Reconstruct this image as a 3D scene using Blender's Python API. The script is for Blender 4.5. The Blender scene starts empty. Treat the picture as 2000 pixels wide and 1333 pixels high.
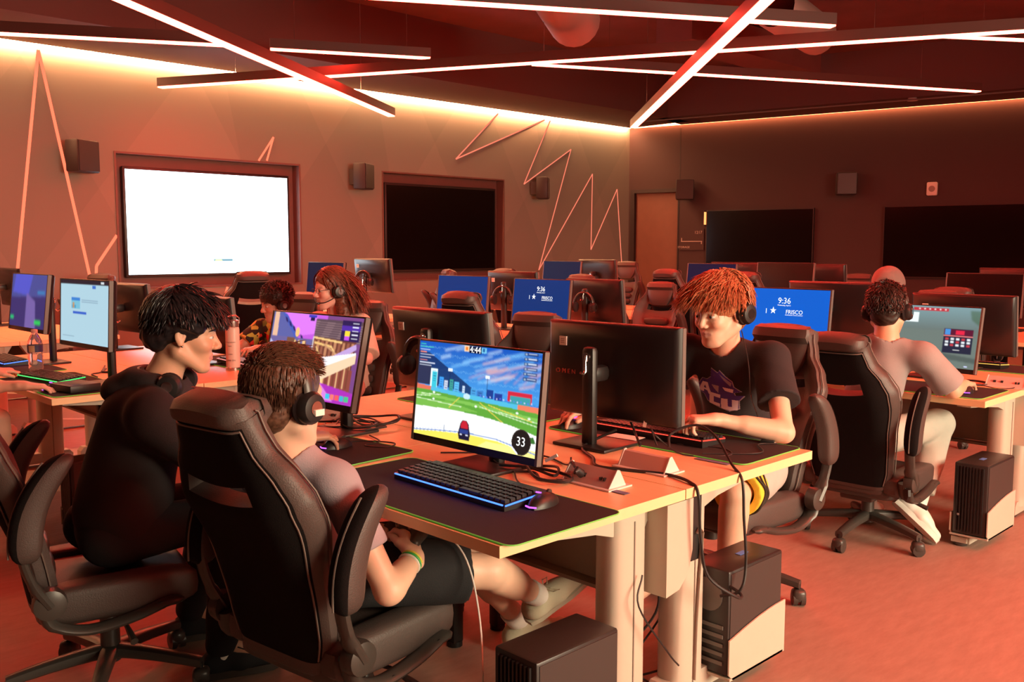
import bpy, math, random
import numpy as np
from mathutils import Vector, Matrix

# ------------------------------------------------------------------ camera, world, big lights, exposure
scene = bpy.context.scene
COL = scene.collection
cam_data = bpy.data.cameras.new('camera')
cam_data.sensor_width = 36.0
cam_data.lens = 36.0 * 1810.0 / 2000.0
cam_data.clip_end = 60
cam = bpy.data.objects.new('camera', cam_data)
COL.objects.link(cam)
cam.location = (0, 0, 1.45)
cam.rotation_euler = (math.radians(90 - 5.71), 0, math.radians(45.9 - 90))
scene.camera = cam

world = bpy.data.worlds.new('world')
scene.world = world
world.use_nodes = True
world.node_tree.nodes['Background'].inputs[0].default_value = (0.30, 0.05, 0.03, 1)
world.node_tree.nodes['Background'].inputs[1].default_value = 0.10

def area_light(name, loc, target, sx, sy, power, color):
    d = bpy.data.lights.new(name, 'AREA'); d.shape = 'RECTANGLE'; d.size = sx; d.size_y = sy
    d.energy = power; d.color = color; d.spread = math.radians(115)
    o = bpy.data.objects.new(name, d); COL.objects.link(o); o.location = loc
    o.rotation_euler = (Vector(target) - Vector(loc)).to_track_quat('-Z', 'Y').to_euler()
    return o
# daylight falling in through the glazed front of the room, behind and to the right of the camera
area_light('window_daylight', (3.6, -5.0, 2.3), (3.6, 1.7, 0.5), 3.6, 2.2, 310, (1.0, 0.80, 0.55))

scene.view_settings.view_transform = 'Standard'
scene.view_settings.look = 'None'
scene.view_settings.gamma = 1.0
scene.view_settings.use_curve_mapping = False
scene.view_settings.exposure = 0.16

# ------------------------------------------------------------------ materials
MATS = {}
def mat(name, color=(.5, .5, .5), rough=.5, metal=0., emit=None, strength=0., noise=0., nscale=40., bump=0., bscale=200., spec=.5, trans=0., alpha=1., sheen=0.):
    if name in MATS: return MATS[name]
    m = bpy.data.materials.new(name); m.use_nodes = True
    nt = m.node_tree; b = nt.nodes['Principled BSDF']
    b.inputs['Base Color'].default_value = (*color, 1)
    b.inputs['Roughness'].default_value = rough
    b.inputs['Metallic'].default_value = metal
    b.inputs['Specular IOR Level'].default_value = spec
    if trans: b.inputs['Transmission Weight'].default_value = trans
    if alpha < 1: b.inputs['Alpha'].default_value = alpha
    if sheen:
        b.inputs['Sheen Weight'].default_value = sheen
    if emit:
        b.inputs['Emission Color'].default_value = (*emit, 1); b.inputs['Emission Strength'].default_value = strength
    tc = None
    if noise or bump:
        tc = nt.nodes.new('ShaderNodeTexCoord')
    if noise:
        n = nt.nodes.new('ShaderNodeTexNoise'); n.inputs['Scale'].default_value = nscale; n.inputs['Detail'].default_value = 4
        r = nt.nodes.new('ShaderNodeMapRange'); r.inputs[3].default_value = 1 - noise; r.inputs[4].default_value = 1 + noise
        mx = nt.nodes.new('ShaderNodeVectorMath'); mx.operation = 'SCALE'
        mx.inputs[0].default_value = color
        nt.links.new(tc.outputs['Object'], n.inputs['Vector']); nt.links.new(n.outputs['Fac'], r.inputs[0])
        nt.links.new(r.outputs[0], mx.inputs['Scale']); nt.links.new(mx.outputs[0], b.inputs['Base Color'])
    if bump:
        n2 = nt.nodes.new('ShaderNodeTexNoise'); n2.inputs['Scale'].default_value = bscale; n2.inputs['Detail'].default_value = 3
        bp = nt.nodes.new('ShaderNodeBump'); bp.inputs['Strength'].default_value = bump; bp.inputs['Distance'].default_value = .004
        nt.links.new(tc.outputs['Object'], n2.inputs['Vector']); nt.links.new(n2.outputs['Fac'], bp.inputs['Height'])
        nt.links.new(bp.outputs['Normal'], b.inputs['Normal'])
    MATS[name] = m
    return m

def wood_mat(name, c1, c2, scale=3., rough=.4):
    m = bpy.data.materials.new(name); m.use_nodes = True; nt = m.node_tree; b = nt.nodes['Principled BSDF']
    tc = nt.nodes.new('ShaderNodeTexCoord'); mp = nt.nodes.new('ShaderNodeMapping'); mp.inputs['Scale'].default_value = (14, 1.2, 14)
    n = nt.nodes.new('ShaderNodeTexNoise'); n.inputs['Scale'].default_value = scale; n.inputs['Detail'].default_value = 6
    cr = nt.nodes.new('ShaderNodeValToRGB'); cr.color_ramp.elements[0].position = .3; cr.color_ramp.elements[1].position = .7
    cr.color_ramp.elements[0].color = (*c1, 1); cr.color_ramp.elements[1].color = (*c2, 1)
    nt.links.new(tc.outputs['Object'], mp.inputs[0]); nt.links.new(mp.outputs[0], n.inputs['Vector'])
    nt.links.new(n.outputs['Fac'], cr.inputs[0]); nt.links.new(cr.outputs[0], b.inputs['Base Color'])
    b.inputs['Roughness'].default_value = rough
    MATS[name] = m; return m

def emit_mat(name, color, strength):
    if name in MATS: return MATS[name]
    m = bpy.data.materials.new(name); m.use_nodes = True; nt = m.node_tree
    for n in list(nt.nodes): nt.nodes.remove(n)
    e = nt.nodes.new('ShaderNodeEmission'); o = nt.nodes.new('ShaderNodeOutputMaterial')
    e.inputs[0].default_value = (*color, 1); e.inputs[1].default_value = strength
    nt.links.new(e.outputs[0], o.inputs[0]); MATS[name] = m; return m

def picture_mat(name, strength=1.0):
    if name in MATS: return MATS[name]
    m = bpy.data.materials.new(name); m.use_nodes = True; nt = m.node_tree
    b = nt.nodes['Principled BSDF']; b.inputs['Base Color'].default_value = (.004, .004, .004, 1); b.inputs['Roughness'].default_value = .4; b.inputs['Specular IOR Level'].default_value = .08
    a = nt.nodes.new('ShaderNodeAttribute'); a.attribute_name = 'Col'
    nt.links.new(a.outputs['Color'], b.inputs['Emission Color']); b.inputs['Emission Strength'].default_value = strength
    MATS[name] = m; return m

mat('black_plastic', (.018, .017, .017), .42)
mat('panel_back', (.014, .012, .013), .36)
mat('grey_edge', (.15, .14, .13), .45)
mat('dark_metal', (.03, .03, .03), .35, .6)
mat('chrome', (.75, .72, .70), .18, 1.)
mat('leather', (.070, .050, .044), .50, bump=.25, bscale=260., spec=.6)
mat('leather_seam', (.17, .14, .12), .6)
mat('chair_fabric', (.007, .0055, .0055), .95, bump=.5, bscale=500., spec=.2)
mat('chair_plastic', (.055, .047, .041), .36)
wood_mat('maple', (.86, .53, .29), (.93, .60, .34))
mat('maple_edge', (.88, .66, .36), .45, noise=.05, nscale=30)
mat('beige_metal', (.56, .50, .41), .42, noise=.03, nscale=20)
mat('grey_laminate', (.30, .26, .22), .55)
mat('mat_cloth', (.018, .009, .010), .9, bump=.4, bscale=700.)
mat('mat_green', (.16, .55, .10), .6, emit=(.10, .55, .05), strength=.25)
mat('cable', (.02, .017, .017), .5)
mat('white_plastic', (.72, .68, .64), .45)
mat('paper', (.92, .88, .82), .7)
mat('pc_black', (.028, .024, .023), .38)
mat('pc_side', (.045, .036, .033), .5)
mat('sign_ink', (.5, .4, .35), .6)

def tag(o, label=None, cat=None, group=None, kind=None):
    if label: o['label'] = label
    if cat: o['category'] = cat
    if group: o['group'] = group
    if kind: o['kind'] = kind
    return o
def thing(name, label, cat, loc=(0, 0, 0), rz=0., group=None):
    o = bpy.data.objects.new(name, None); o.empty_display_size = .05; COL.objects.link(o)
    o.location = loc; o.rotation_euler = (0, 0, rz)
    return tag(o, label, cat, group)
def kids(o): return [c for c in bpy.data.objects if c.parent == o]
def copy_tree(o, parent=None, cache={}):
    c = o.copy(); COL.objects.link(c)
    if parent is not None:
        c.parent = parent; c.matrix_parent_inverse = o.matrix_parent_inverse.copy()
    for ch in kids(o):
        if ch is not c: copy_tree(ch, c)
    return c

# ------------------------------------------------------------------ mesh builder
def T(x=0, y=0, z=0, rx=0, ry=0, rz=0, s=1.):
    M = Matrix.Translation((x, y, z)) @ Matrix.Rotation(rz, 4, 'Z') @ Matrix.Rotation(ry, 4, 'Y') @ Matrix.Rotation(rx, 4, 'X')
    if s != 1.: M = M @ Matrix.Scale(s, 4)
    return M
class MB:
    def __init__(self): self.v = []; self.f = []; self.m = []; self.s = []
    def add(self, vs, fs, mi=0, smooth=False, M=None):
        n = len(self.v)
        if M is not None: vs = [M @ Vector(p) for p in vs]
        self.v += [tuple(p) for p in vs]
        self.f += [tuple(i + n for i in f) for f in fs]
        self.m += [mi] * len(fs); self.s += [smooth] * len(fs)
        return self
    def box(self, cx, cy, cz, sx, sy, sz, mi=0, M=None, b=0.):
        if b: return self.rbox(cx, cy, cz, sx, sy, sz, b, mi, M)
        x, y, z = sx / 2, sy / 2, sz / 2
        vs = [(cx + a * x, cy + c * y, cz + d * z) for a in (-1, 1) for c in (-1, 1) for d in (-1, 1)]
        fs = [(0, 1, 3, 2), (4, 6, 7, 5), (0, 4, 5, 1), (2, 3, 7, 6), (0, 2, 6, 4), (1, 5, 7, 3)]
        return self.add(vs, fs, mi, False, M)
    def rbox(self, cx, cy, cz, sx, sy, sz, b, mi=0, M=None, seg=2):
        # box with rounded edges: loft of rounded rectangles along z
        b = min(b, sx / 2 - 1e-4, sy / 2 - 1e-4, sz / 2 - 1e-4)
        rings = []
        prof = [(b * (1 - math.sin(a)), -sz / 2 + b * (1 - math.cos(a))) for a in [math.pi / 2 * i / seg for i in range(seg + 1)]]
        prof = [(b * (1 - math.sin(math.pi / 2 * i / seg)), -sz / 2 + b * (1 - math.cos(math.pi / 2 * i / seg))) for i in range(seg + 1)]
        prof = prof + [(p[0], -p[1]) for p in reversed(prof)]
        for ins, z in prof:
            hx, hy = sx / 2 - ins, sy / 2 - ins; r = max(b - ins, 1e-5) if b > ins else 1e-5
            ring = []
            for qx, qy, a0 in ((1, 1, 0), (-1, 1, 90), (-1, -1, 180), (1, -1, 270)):
                for k in range(seg + 1):
                    a = math.radians(a0 + 90 * k / seg)
                    ring.append((cx + qx * (hx - r) + r * math.cos(a), cy + qy * (hy - r) + r * math.sin(a), cz + z))
            rings.append(ring)
        return self.loft(rings, mi, smooth=True, M=M)
    def loft(self, rings, mi=0, smooth=True, M=None, caps=True, closed=False):
        n = len(rings[0]); vs = [p for r in rings for p in r]; fs = []
        R = len(rings)
        for i in range(R if closed else R - 1):
            j = (i + 1) % R
            for k in range(n):
                l = (k + 1) % n
                fs.append((i * n + k, i * n + l, j * n + l, j * n + k))
        if caps and not closed:
            fs.append(tuple(reversed(range(n)))); fs.append(tuple((R - 1) * n + k for k in range(n)))
        return self.add(vs, fs, mi, smooth, M)
    def tube(self, pts, r, n=8, mi=0, M=None, caps=True, flat=1., smooth=True):
        pts = [Vector(p) for p in pts]; N = len(pts)
        rs = r if hasattr(r, '__len__') else [r] * N
        rings = []; prev = None
        for i, p in enumerate(pts):
            t = (pts[min(i + 1, N - 1)] - pts[max(i - 1, 0)])
            if t.length < 1e-9: t = Vector((0, 0, 1))
            t.normalize()
            if prev is None:
                a = Vector((0, 0, 1)) if abs(t.z) < .9 else Vector((1, 0, 0))
                u = t.cross(a).normalized()
            else:
                u = (prev - t * prev.dot(t)).normalized()
            prev = u; w = t.cross(u)
            rings.append([p + u * (rs[i] * math.cos(2 * math.pi * k / n)) + w * (rs[i] * flat * math.sin(2 * math.pi * k / n)) for k in range(n)])
        return self.loft(rings, mi, smooth, M, caps)
    def lathe(self, prof, n=24, mi=0, M=None, caps=True):
        rings = [[(r * math.cos(2 * math.pi * k / n), r * math.sin(2 * math.pi * k / n), z) for k in range(n)] for r, z in prof]
        return self.loft(rings, mi, True, M, caps)
    def prism(self, poly, d0, d1, plane='xz', mi=0, M=None, smooth=False):
        # polygon given in a plane, extruded along the remaining axis
        def P(a, b, d):
            return {'xz': (a, d, b), 'xy': (a, b, d), 'yz': (d, a, b)}[plane]
        n = len(poly); vs = [P(a, b, d0) for a, b in poly] + [P(a, b, d1) for a, b in poly]
        fs = [tuple(range(n)), tuple(reversed(range(n, 2 * n)))]
        fs += [(k, k + n, (k + 1) % n + n, (k + 1) % n) for k in range(n)]
        return self.add(vs, fs, mi, smooth, M)
    def super(self, c, r, e=.5, n=20, mi=0, M=None, e2=None):
        # superellipsoid cushion
        e2 = e if e2 is None else e2
        f = lambda w, p: math.copysign(abs(w) ** p, w)
        rings = []
        for i in range(n // 2 + 1):
            ph = -math.pi / 2 + math.pi * i / (n // 2)
            ph = max(-math.pi / 2 + 1e-3, min(math.pi / 2 - 1e-3, ph))
            rings.append([(c[0] + r[0] * f(math.cos(ph), e) * f(math.cos(2 * math.pi * k / n), e2),
                           c[1] + r[1] * f(math.cos(ph), e) * f(math.sin(2 * math.pi * k / n), e2),
                           c[2] + r[2] * f(math.sin(ph), e)) for k in range(n)])
        return self.loft(rings, mi, True, M)
    def build(self, name, mats, parent=None, smooth_angle=None):
        me = bpy.data.meshes.new(name); me.from_pydata(self.v, [], self.f)
        me.polygons.foreach_set('material_index', self.m)
        me.polygons.foreach_set('use_smooth', self.s)
        if not isinstance(mats, (list, tuple)): mats = [mats]
        for m in mats: me.materials.append(MATS[m] if isinstance(m, str) else m)
        me.update()
        import bmesh
        bm = bmesh.new(); bm.from_mesh(me); bmesh.ops.recalc_face_normals(bm, faces=bm.faces)
        bm.to_mesh(me); bm.free()
        try: me.set_sharp_from_angle(angle=math.radians(38))
        except Exception: pass
        o = bpy.data.objects.new(name, me); COL.objects.link(o)
        if parent is not None: o.parent = parent
        return o
def struct(o): o['kind'] = 'structure'; return o

def spline(pts, n=8):
    # Catmull-Rom through points
    P = [Vector(p) for p in pts]; P = [P[0] * 2 - P[1]] + P + [P[-1] * 2 - P[-2]]
    out = []
    for i in range(1, len(P) - 2):
        for k in range(n):
            t = k / n; a, b, c, d = P[i - 1:i + 3]
            out.append(.5 * ((2 * b) + (c - a) * t + (2 * a - 5 * b + 4 * c - d) * t * t + (3 * b - a - 3 * c + d) * t ** 3))
    out.append(P[-2]); return out

def text_into(mb, s, size, M, mi=0, extrude=.0004, align='CENTER', bold=0.):
    cu = bpy.data.curves.new('lettering', 'FONT'); cu.body = s; cu.size = size; cu.align_x = align; cu.align_y = 'CENTER'
    cu.extrude = extrude; cu.offset = bold; cu.resolution_u = 3
    ob = bpy.data.objects.new('lettering', cu); COL.objects.link(ob)
    dg = bpy.context.evaluated_depsgraph_get(); ev = ob.evaluated_get(dg); me = ev.to_mesh()
    vs = [tuple(v.co) for v in me.vertices]; fs = [tuple(p.vertices) for p in me.polygons]
    ev.to_mesh_clear(); bpy.data.objects.remove(ob); bpy.data.curves.remove(cu)
    mb.add(vs, fs, mi, False, M)
    return mb

# ------------------------------------------------------------------ picture rasters for screens
class Pic:
    def __init__(s, w, h, bg=(0, 0, 0)):
        s.w, s.h = w, h; s.a = np.zeros((h, w, 3)); s.a[:] = bg
        s.X, s.Y = np.meshgrid((np.arange(w) + .5) / w, (np.arange(h) + .5) / h)   # y down
    def poly(s, pts, c, a=1.):
        X, Y = s.X, s.Y; ins = np.zeros(X.shape, bool); n = len(pts)
        for i in range(n):
            x0, y0 = pts[i]; x1, y1 = pts[(i + 1) % n]
            if y0 == y1: continue
            cnd = ((y0 > Y) != (y1 > Y)) & (X < (x1 - x0) * (Y - y0) / (y1 - y0) + x0)
            ins ^= cnd
        s.a[ins] = s.a[ins] * (1 - a) + np.array(c) * a
    def rect(s, x0, y0, x1, y1, c, a=1.): s.poly([(x0, y0), (x1, y0), (x1, y1), (x0, y1)], c, a)
    def line(s, x0, y0, x1, y1, w, c, a=1.):
        asp = s.w / s.h; X = s.X * asp; Y = s.Y; ax, bx = x0 * asp, x1 * asp
        dx, dy = bx - ax, y1 - y0; L = dx * dx + dy * dy + 1e-12
        t = np.clip(((X - ax) * dx + (Y - y0) * dy) / L, 0, 1)
        m = np.hypot(X - ax - t * dx, Y - y0 - t * dy) < w / 2
        s.a[m] = s.a[m] * (1 - a) + np.array(c) * a
    def disc(s, x, y, r, c, a=1., ry=None):
        asp = s.w / s.h; ry = ry or r
        m = ((s.X - x) * asp / r) ** 2 + ((s.Y - y) / ry) ** 2 < 1
        s.a[m] = s.a[m] * (1 - a) + np.array(c) * a
    def blur(s, n=1):
        for _ in range(n):
            p = np.pad(s.a, ((1, 1), (1, 1), (0, 0)), 'edge')
            s.a = (p[1:-1, 1:-1] * 2 + p[:-2, 1:-1] + p[2:, 1:-1] + p[1:-1, :-2] + p[1:-1, 2:]) / 6
def srgb(*c): return tuple(((x / 255) / 12.92 if x / 255 <= .04045 else ((x / 255 + .055) / 1.055) ** 2.4) for x in c)
def picture_mesh(name, pic, W, H, parent, M=None, strength=1.):
    # grid in the local YZ plane facing +X ; picture x runs along +Y seen from the front
    w, h = pic.w, pic.h
    ys = (np.arange(w) / (w - 1) - .5) * W; zs = (.5 - np.arange(h) / (h - 1)) * H
    Y, Z = np.meshgrid(ys, zs)
    co = np.stack([np.zeros(w * h), Y.ravel(), Z.ravel()], 1)
    i = np.arange(w * h).reshape(h, w)
    fs = np.stack([i[:-1, :-1].ravel(), i[1:, :-1].ravel(), i[1:, 1:].ravel(), i[:-1, 1:].ravel()], 1)
    me = bpy.data.meshes.new(name); me.vertices.add(len(co)); me.vertices.foreach_set('co', co.ravel())
    me.loops.add(fs.size); me.polygons.add(len(fs))
    me.loops.foreach_set('vertex_index', fs.ravel().astype(np.int32))
    me.polygons.foreach_set('loop_start', (np.arange(len(fs)) * 4).astype(np.int32))
    me.update(calc_edges=True)
    at = me.color_attributes.new('Col', 'FLOAT_COLOR', 'POINT')
    at.data.foreach_set('color', np.concatenate([pic.a.reshape(-1, 3), np.ones((w * h, 1))], 1).ravel())
    me.materials.append(picture_mat('screen_picture_%g' % strength, strength))
    o = bpy.data.objects.new(name, me); COL.objects.link(o); o.parent = parent
    if M is not None: o.matrix_local = M
    return o
# ------------------------------------------------------------------ room shell
def wallpaint(name, base, stripe, cloth=False):
    m = bpy.data.materials.new(name); m.use_nodes = True; nt = m.node_tree; b = nt.nodes['Principled BSDF']
    b.inputs['Roughness'].default_value = .8
    tc = nt.nodes.new('ShaderNodeTexCoord'); sep = nt.nodes.new('ShaderNodeSeparateXYZ')
    nt.links.new(tc.outputs['Object'], sep.inputs[0])
    fac = None
    # broad painted facets: two families of slanted bands in slightly different greys
    for k, (a, c, per) in enumerate(((.55, .4, 3.3), (-.75, 1.1, 4.1), (.18, 2.0, 5.3))):
        mul = nt.nodes.new('ShaderNodeMath'); mul.operation = 'MULTIPLY_ADD'; mul.inputs[1].default_value = a
        nt.links.new(sep.outputs['Z'], mul.inputs[0]); nt.links.new(sep.outputs['X'], mul.inputs[2])
        md = nt.nodes.new('ShaderNodeMath'); md.operation = 'PINGPONG'; md.inputs[1].default_value = per / 2
        ad = nt.nodes.new('ShaderNodeMath'); ad.operation = 'ADD'; ad.inputs[1].default_value = c + 20
        nt.links.new(mul.outputs[0], ad.inputs[0]); nt.links.new(ad.outputs[0], md.inputs[0])
        gt = nt.nodes.new('ShaderNodeMath'); gt.operation = 'GREATER_THAN'; gt.inputs[1].default_value = per * .29
        nt.links.new(md.outputs[0], gt.inputs[0])
        if fac is None: fac = gt
        else:
            s = nt.nodes.new('ShaderNodeMath'); s.operation = 'ADD'
            nt.links.new(fac.outputs[0], s.inputs[0]); nt.links.new(gt.outputs[0], s.inputs[1]); fac = s
    dv = nt.nodes.new('ShaderNodeMath'); dv.operation = 'DIVIDE'; dv.inputs[1].default_value = 3.
    nt.links.new(fac.outputs[0], dv.inputs[0])
    mx = nt.nodes.new('ShaderNodeMix'); mx.data_type = 'RGBA'
    mx.inputs[6].default_value = (*base, 1); mx.inputs[7].default_value = (*stripe, 1)
    nt.links.new(dv.outputs[0], mx.inputs[0]); nt.links.new(mx.outputs[2], b.inputs['Base Color'])
    MATS[name] = m; return m
wallpaint('facet_paint', (.245, .245, .21), (.185, .20, .172))
mat('dark_paint', (.056, .029, .028), .8, noise=.05, nscale=3)
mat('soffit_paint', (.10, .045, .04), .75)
mat('ceiling_reddened', (.15, .058, .05), .9, noise=.25, nscale=2.5)  # red glow of the light bars is put into the dark deck colour
mat('niche_wood', (.15, .080, .068), .5, noise=.1, nscale=6)
mat('door_wood', (.20, .08, .05), .5, noise=.1, nscale=8)
mat('frame_dark', (.022, .014, .014), .5)
mat('tv_glass', (.004, .003, .003), .18, spec=.35)
mat('glass_display', (.006, .004, .004), .12, spec=.25)

def floor_mat():
    m = bpy.data.materials.new('floor_sheet'); m.use_nodes = True; nt = m.node_tree; b = nt.nodes['Principled BSDF']
    tc = nt.nodes.new('ShaderNodeTexCoord')
    mp = nt.nodes.new('ShaderNodeMapping'); mp.inputs['Scale'].default_value = (1.5, 6, 1); mp.inputs['Rotation'].default_value = (0, 0, .8)
    n = nt.nodes.new('ShaderNodeTexNoise'); n.inputs['Scale'].default_value = 5; n.inputs['Detail'].default_value = 8; n.inputs['Roughness'].default_value = .7
    cr = nt.nodes.new('ShaderNodeValToRGB'); cr.color_ramp.elements[0].position = .3; cr.color_ramp.elements[1].position = .75
    cr.color_ramp.elements[0].color = (.30, .20, .155, 1); cr.color_ramp.elements[1].color = (.40, .275, .215, 1)
    nt.links.new(tc.outputs['Object'], mp.inputs[0]); nt.links.new(mp.outputs[0], n.inputs['Vector'])
    nt.links.new(n.outputs['Fac'], cr.inputs[0]); nt.links.new(cr.outputs[0], b.inputs['Base Color'])
    b.inputs['Roughness'].default_value = .62
    bp = nt.nodes.new('ShaderNodeBump'); bp.inputs['Strength'].default_value = .15; bp.inputs['Distance'].default_value = .003
    nt.links.new(n.outputs['Fac'], bp.inputs['Height']); nt.links.new(bp.outputs[0], b.inputs['Normal'])
    MATS['floor_sheet'] = m
floor_mat()
YW = 10.5; CZ = 3.52
XL, XR, YF = -4.0, 16.0, -6.0
b = MB(); b.box((XL + XR) / 2, (YF + 12) / 2, -.05, XR - XL, 12 - YF, .1); struct(b.build('floor', 'floor_sheet'))
# left wall with two niches
N1 = (4.06, 6.40, .99, 2.52); N2 = (7.68, 10.0, .99, 2.51)
b = MB()
def wseg(x0, x1, z0, z1): b.box((x0 + x1) / 2, YW + .15, (z0 + z1) / 2, x1 - x0, .3, z1 - z0)
wseg(XL, N1[0], 0, 4.3); wseg(N1[1], N2[0], 0, 4.3); wseg(N2[1], 14.2, 0, 4.3)
for n in (N1, N2): wseg(n[0], n[1], 0, n[2]); wseg(n[0], n[1], n[3], 4.3)
struct(b.build('wall_left', 'facet_paint'))
for i, n in enumerate((N1, N2)):
    b = MB(); w = .02; d = .17
    b.box((n[0] + n[1]) / 2, YW + .16, (n[2] + n[3]) / 2, n[1] - n[0], .02, n[3] - n[2])
    b.box(n[0] + w / 2, YW + .07, (n[2] + n[3]) / 2, w, d, n[3] - n[2]); b.box(n[1] - w / 2, YW + .07, (n[2] + n[3]) / 2, w, d, n[3] - n[2])
    b.box((n[0] + n[1]) / 2, YW + .07, n[2] + w / 2, n[1] - n[0] - 2 * w, d, w); b.box((n[0] + n[1]) / 2, YW + .07, n[3] - w / 2, n[1] - n[0] - 2 * w, d, w)
    struct(b.build('trim_%d' % (i + 1), 'niche_wood'))
# back wall, slightly out of square
A = Vector((13.07, 10.5, 0)); Bv = Vector((14.44, 4.57, 0)); U = (Bv - A).normalized(); ANG = math.atan2(U.y, U.x)
WB = Matrix.Translation(A) @ Matrix.Rotation(ANG, 4, 'Z')      # local x along the wall, local +y away from the room?
NRM = Vector((-U.y, U.x, 0))                                    # left of direction
if NRM.x < 0: NRM = -NRM                                        # outward (away from camera)
SGN = 1 if (WB.to_3x3() @ Vector((0, 1, 0))).dot(NRM) > 0 else -1
def wb(mb, s0, s1, z0, z1, d0, d1, mi=0):
    # box on the back wall, d measured into the room (negative = behind the face)
    mb.box((s0 + s1) / 2, -SGN * (d0 + d1) / 2, (z0 + z1) / 2, s1 - s0, abs(d1 - d0), z1 - z0, mi, WB); return mb
b = MB(); wb(b, -.6, .03, 0, 4.3, -.3, 0); wb(b, .95, 16.9, 0, 4.3, -.3, 0); wb(b, .03, .95, 2.48, 4.3, -.3, 0)
struct(b.build('wall_back', 'dark_paint'))
b = MB(); wb(b, .11, .93, .01, 2.42, -.12, -.07); struct(b.build('door_1', 'door_wood'))
b = MB(); wb(b, .03, .11, 0, 2.48, -.2, .01); wb(b, .93, .95, 0, 2.48, -.2, .01); wb(b, .11, .93, 2.42, 2.48, -.2, .01)
struct(b.build('trim_3', 'frame_dark'))
b = MB(); wb(b, .955, .965, 0, 3.5, 0, .003); struct(b.build('trim_4', 'frame_dark'))
# near walls, behind the camera
b = MB(); b.box(XL - .1, (YF + YW) / 2, 2.15, .2, YW - YF, 4.3); struct(b.build('wall_front', 'dark_paint'))
b = MB(); b.box((XL + XR) / 2, YF - .1, 2.15, XR - XL + .6, .2, 4.3); struct(b.build('wall_right', 'dark_paint'))
# ceiling: open black deck, dropped soffit slabs beside the walls with a light slot at the wall
b = MB(); b.box((XL + XR) / 2, (YF + YW) / 2, 4.25, XR - XL, YW - YF, .1); struct(b.build('ceiling', 'ceiling_reddened'))
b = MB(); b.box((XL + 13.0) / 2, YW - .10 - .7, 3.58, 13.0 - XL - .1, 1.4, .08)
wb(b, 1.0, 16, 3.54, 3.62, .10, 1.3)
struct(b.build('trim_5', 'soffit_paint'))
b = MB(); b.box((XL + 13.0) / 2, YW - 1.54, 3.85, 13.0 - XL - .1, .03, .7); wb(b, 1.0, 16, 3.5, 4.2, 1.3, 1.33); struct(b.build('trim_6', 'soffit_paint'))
# cove strips: bright on the left wall, dimmer on the back wall
mat('strip_body', (.3, .25, .2), .5)
emit_mat('cove_left', (1.0, .42, .19), 150.0); emit_mat('cove_back', (1.0, .30, .11), 30.0)
b = MB(); b.box(5.0, YW - .045, 3.56, 16.0, .05, .03); b.box(5.0, YW - .045, 3.60, 16.0, .07, .05, 1)
tag(b.build('cove_light', ['cove_left', 'strip_body']), 'bright orange light strip along the top of the wall with the white TV', 'light strip')
b = MB(); wb(b, .1, 14, 3.55, 3.58, .02, .07); wb(b, .1, 14, 3.58, 3.63, .01, .08, 1)
tag(b.build('cove_light', ['cove_back', 'strip_body']), 'dim orange light strip along the top of the dark wall with the door', 'light strip')
b = MB(); b.tube([WB @ Vector((.7, -SGN * 1.36, 3.46)), WB @ Vector((14, -SGN * 1.36, 3.46))], .012, 6, 0)
tag(b.build('ceiling_rail', 'grey_edge'), 'thin straight rail running under the ceiling edge by the dark wall', 'rail')
# pinstripe zigzag light lines in the left wall
emit_mat('line_hot', (1.0, .14, .07), 1.9); emit_mat('line_thin', (1.0, .22, .13), 1.0)
def zig(pts, w, m, label):
    b = MB()
    for (x0, z0), (x1, z1) in zip(pts[:-1], pts[1:]):
        d = Vector((x1 - x0, z1 - z0)); n = Vector((-d.y, d.x)).normalized() * w / 2
        b.prism([(x0 + n.x, z0 + n.y), (x0 - n.x, z0 - n.y), (x1 - n.x, z1 - n.y), (x1 + n.x, z1 + n.y)], YW - .006, YW + .001)
    tag(b.build('wall_line_light', m), label, 'wall light', 'zigzag lines of light on the wall')
zig([(2.995, 1.0), (3.335, 3.50), (3.739, 1.2), (3.80, .90), (3.823, 1.257), (4.058, 1.594)], .030, 'line_hot', 'thick orange zigzag light line behind the wall speaker at far left')
zig([(5.823, 2.527), (6.036, 2.83), (5.935, 2.535)], .022, 'line_hot', 'small orange light spike rising above the white TV')
zig([(5.36, .985), (5.22, .6)], .024, 'line_hot', 'short orange light line below the white TV')
zig([(9.88, 3.5), (9.023, 2.757), (10.90, 3.5)], .018, 'line_thin', 'orange light arrowhead above the black TV')
zig([(11.03, 3.5), (10.434, 2.459), (11.531, 3.08), (10.775, 1.1), (12.076, 2.709), (12.053, 1.428), (12.733, 2.48), (12.881, 1.2)], .015, 'line_thin', 'thin pale zigzag light line between the black TV and the corner')

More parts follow.
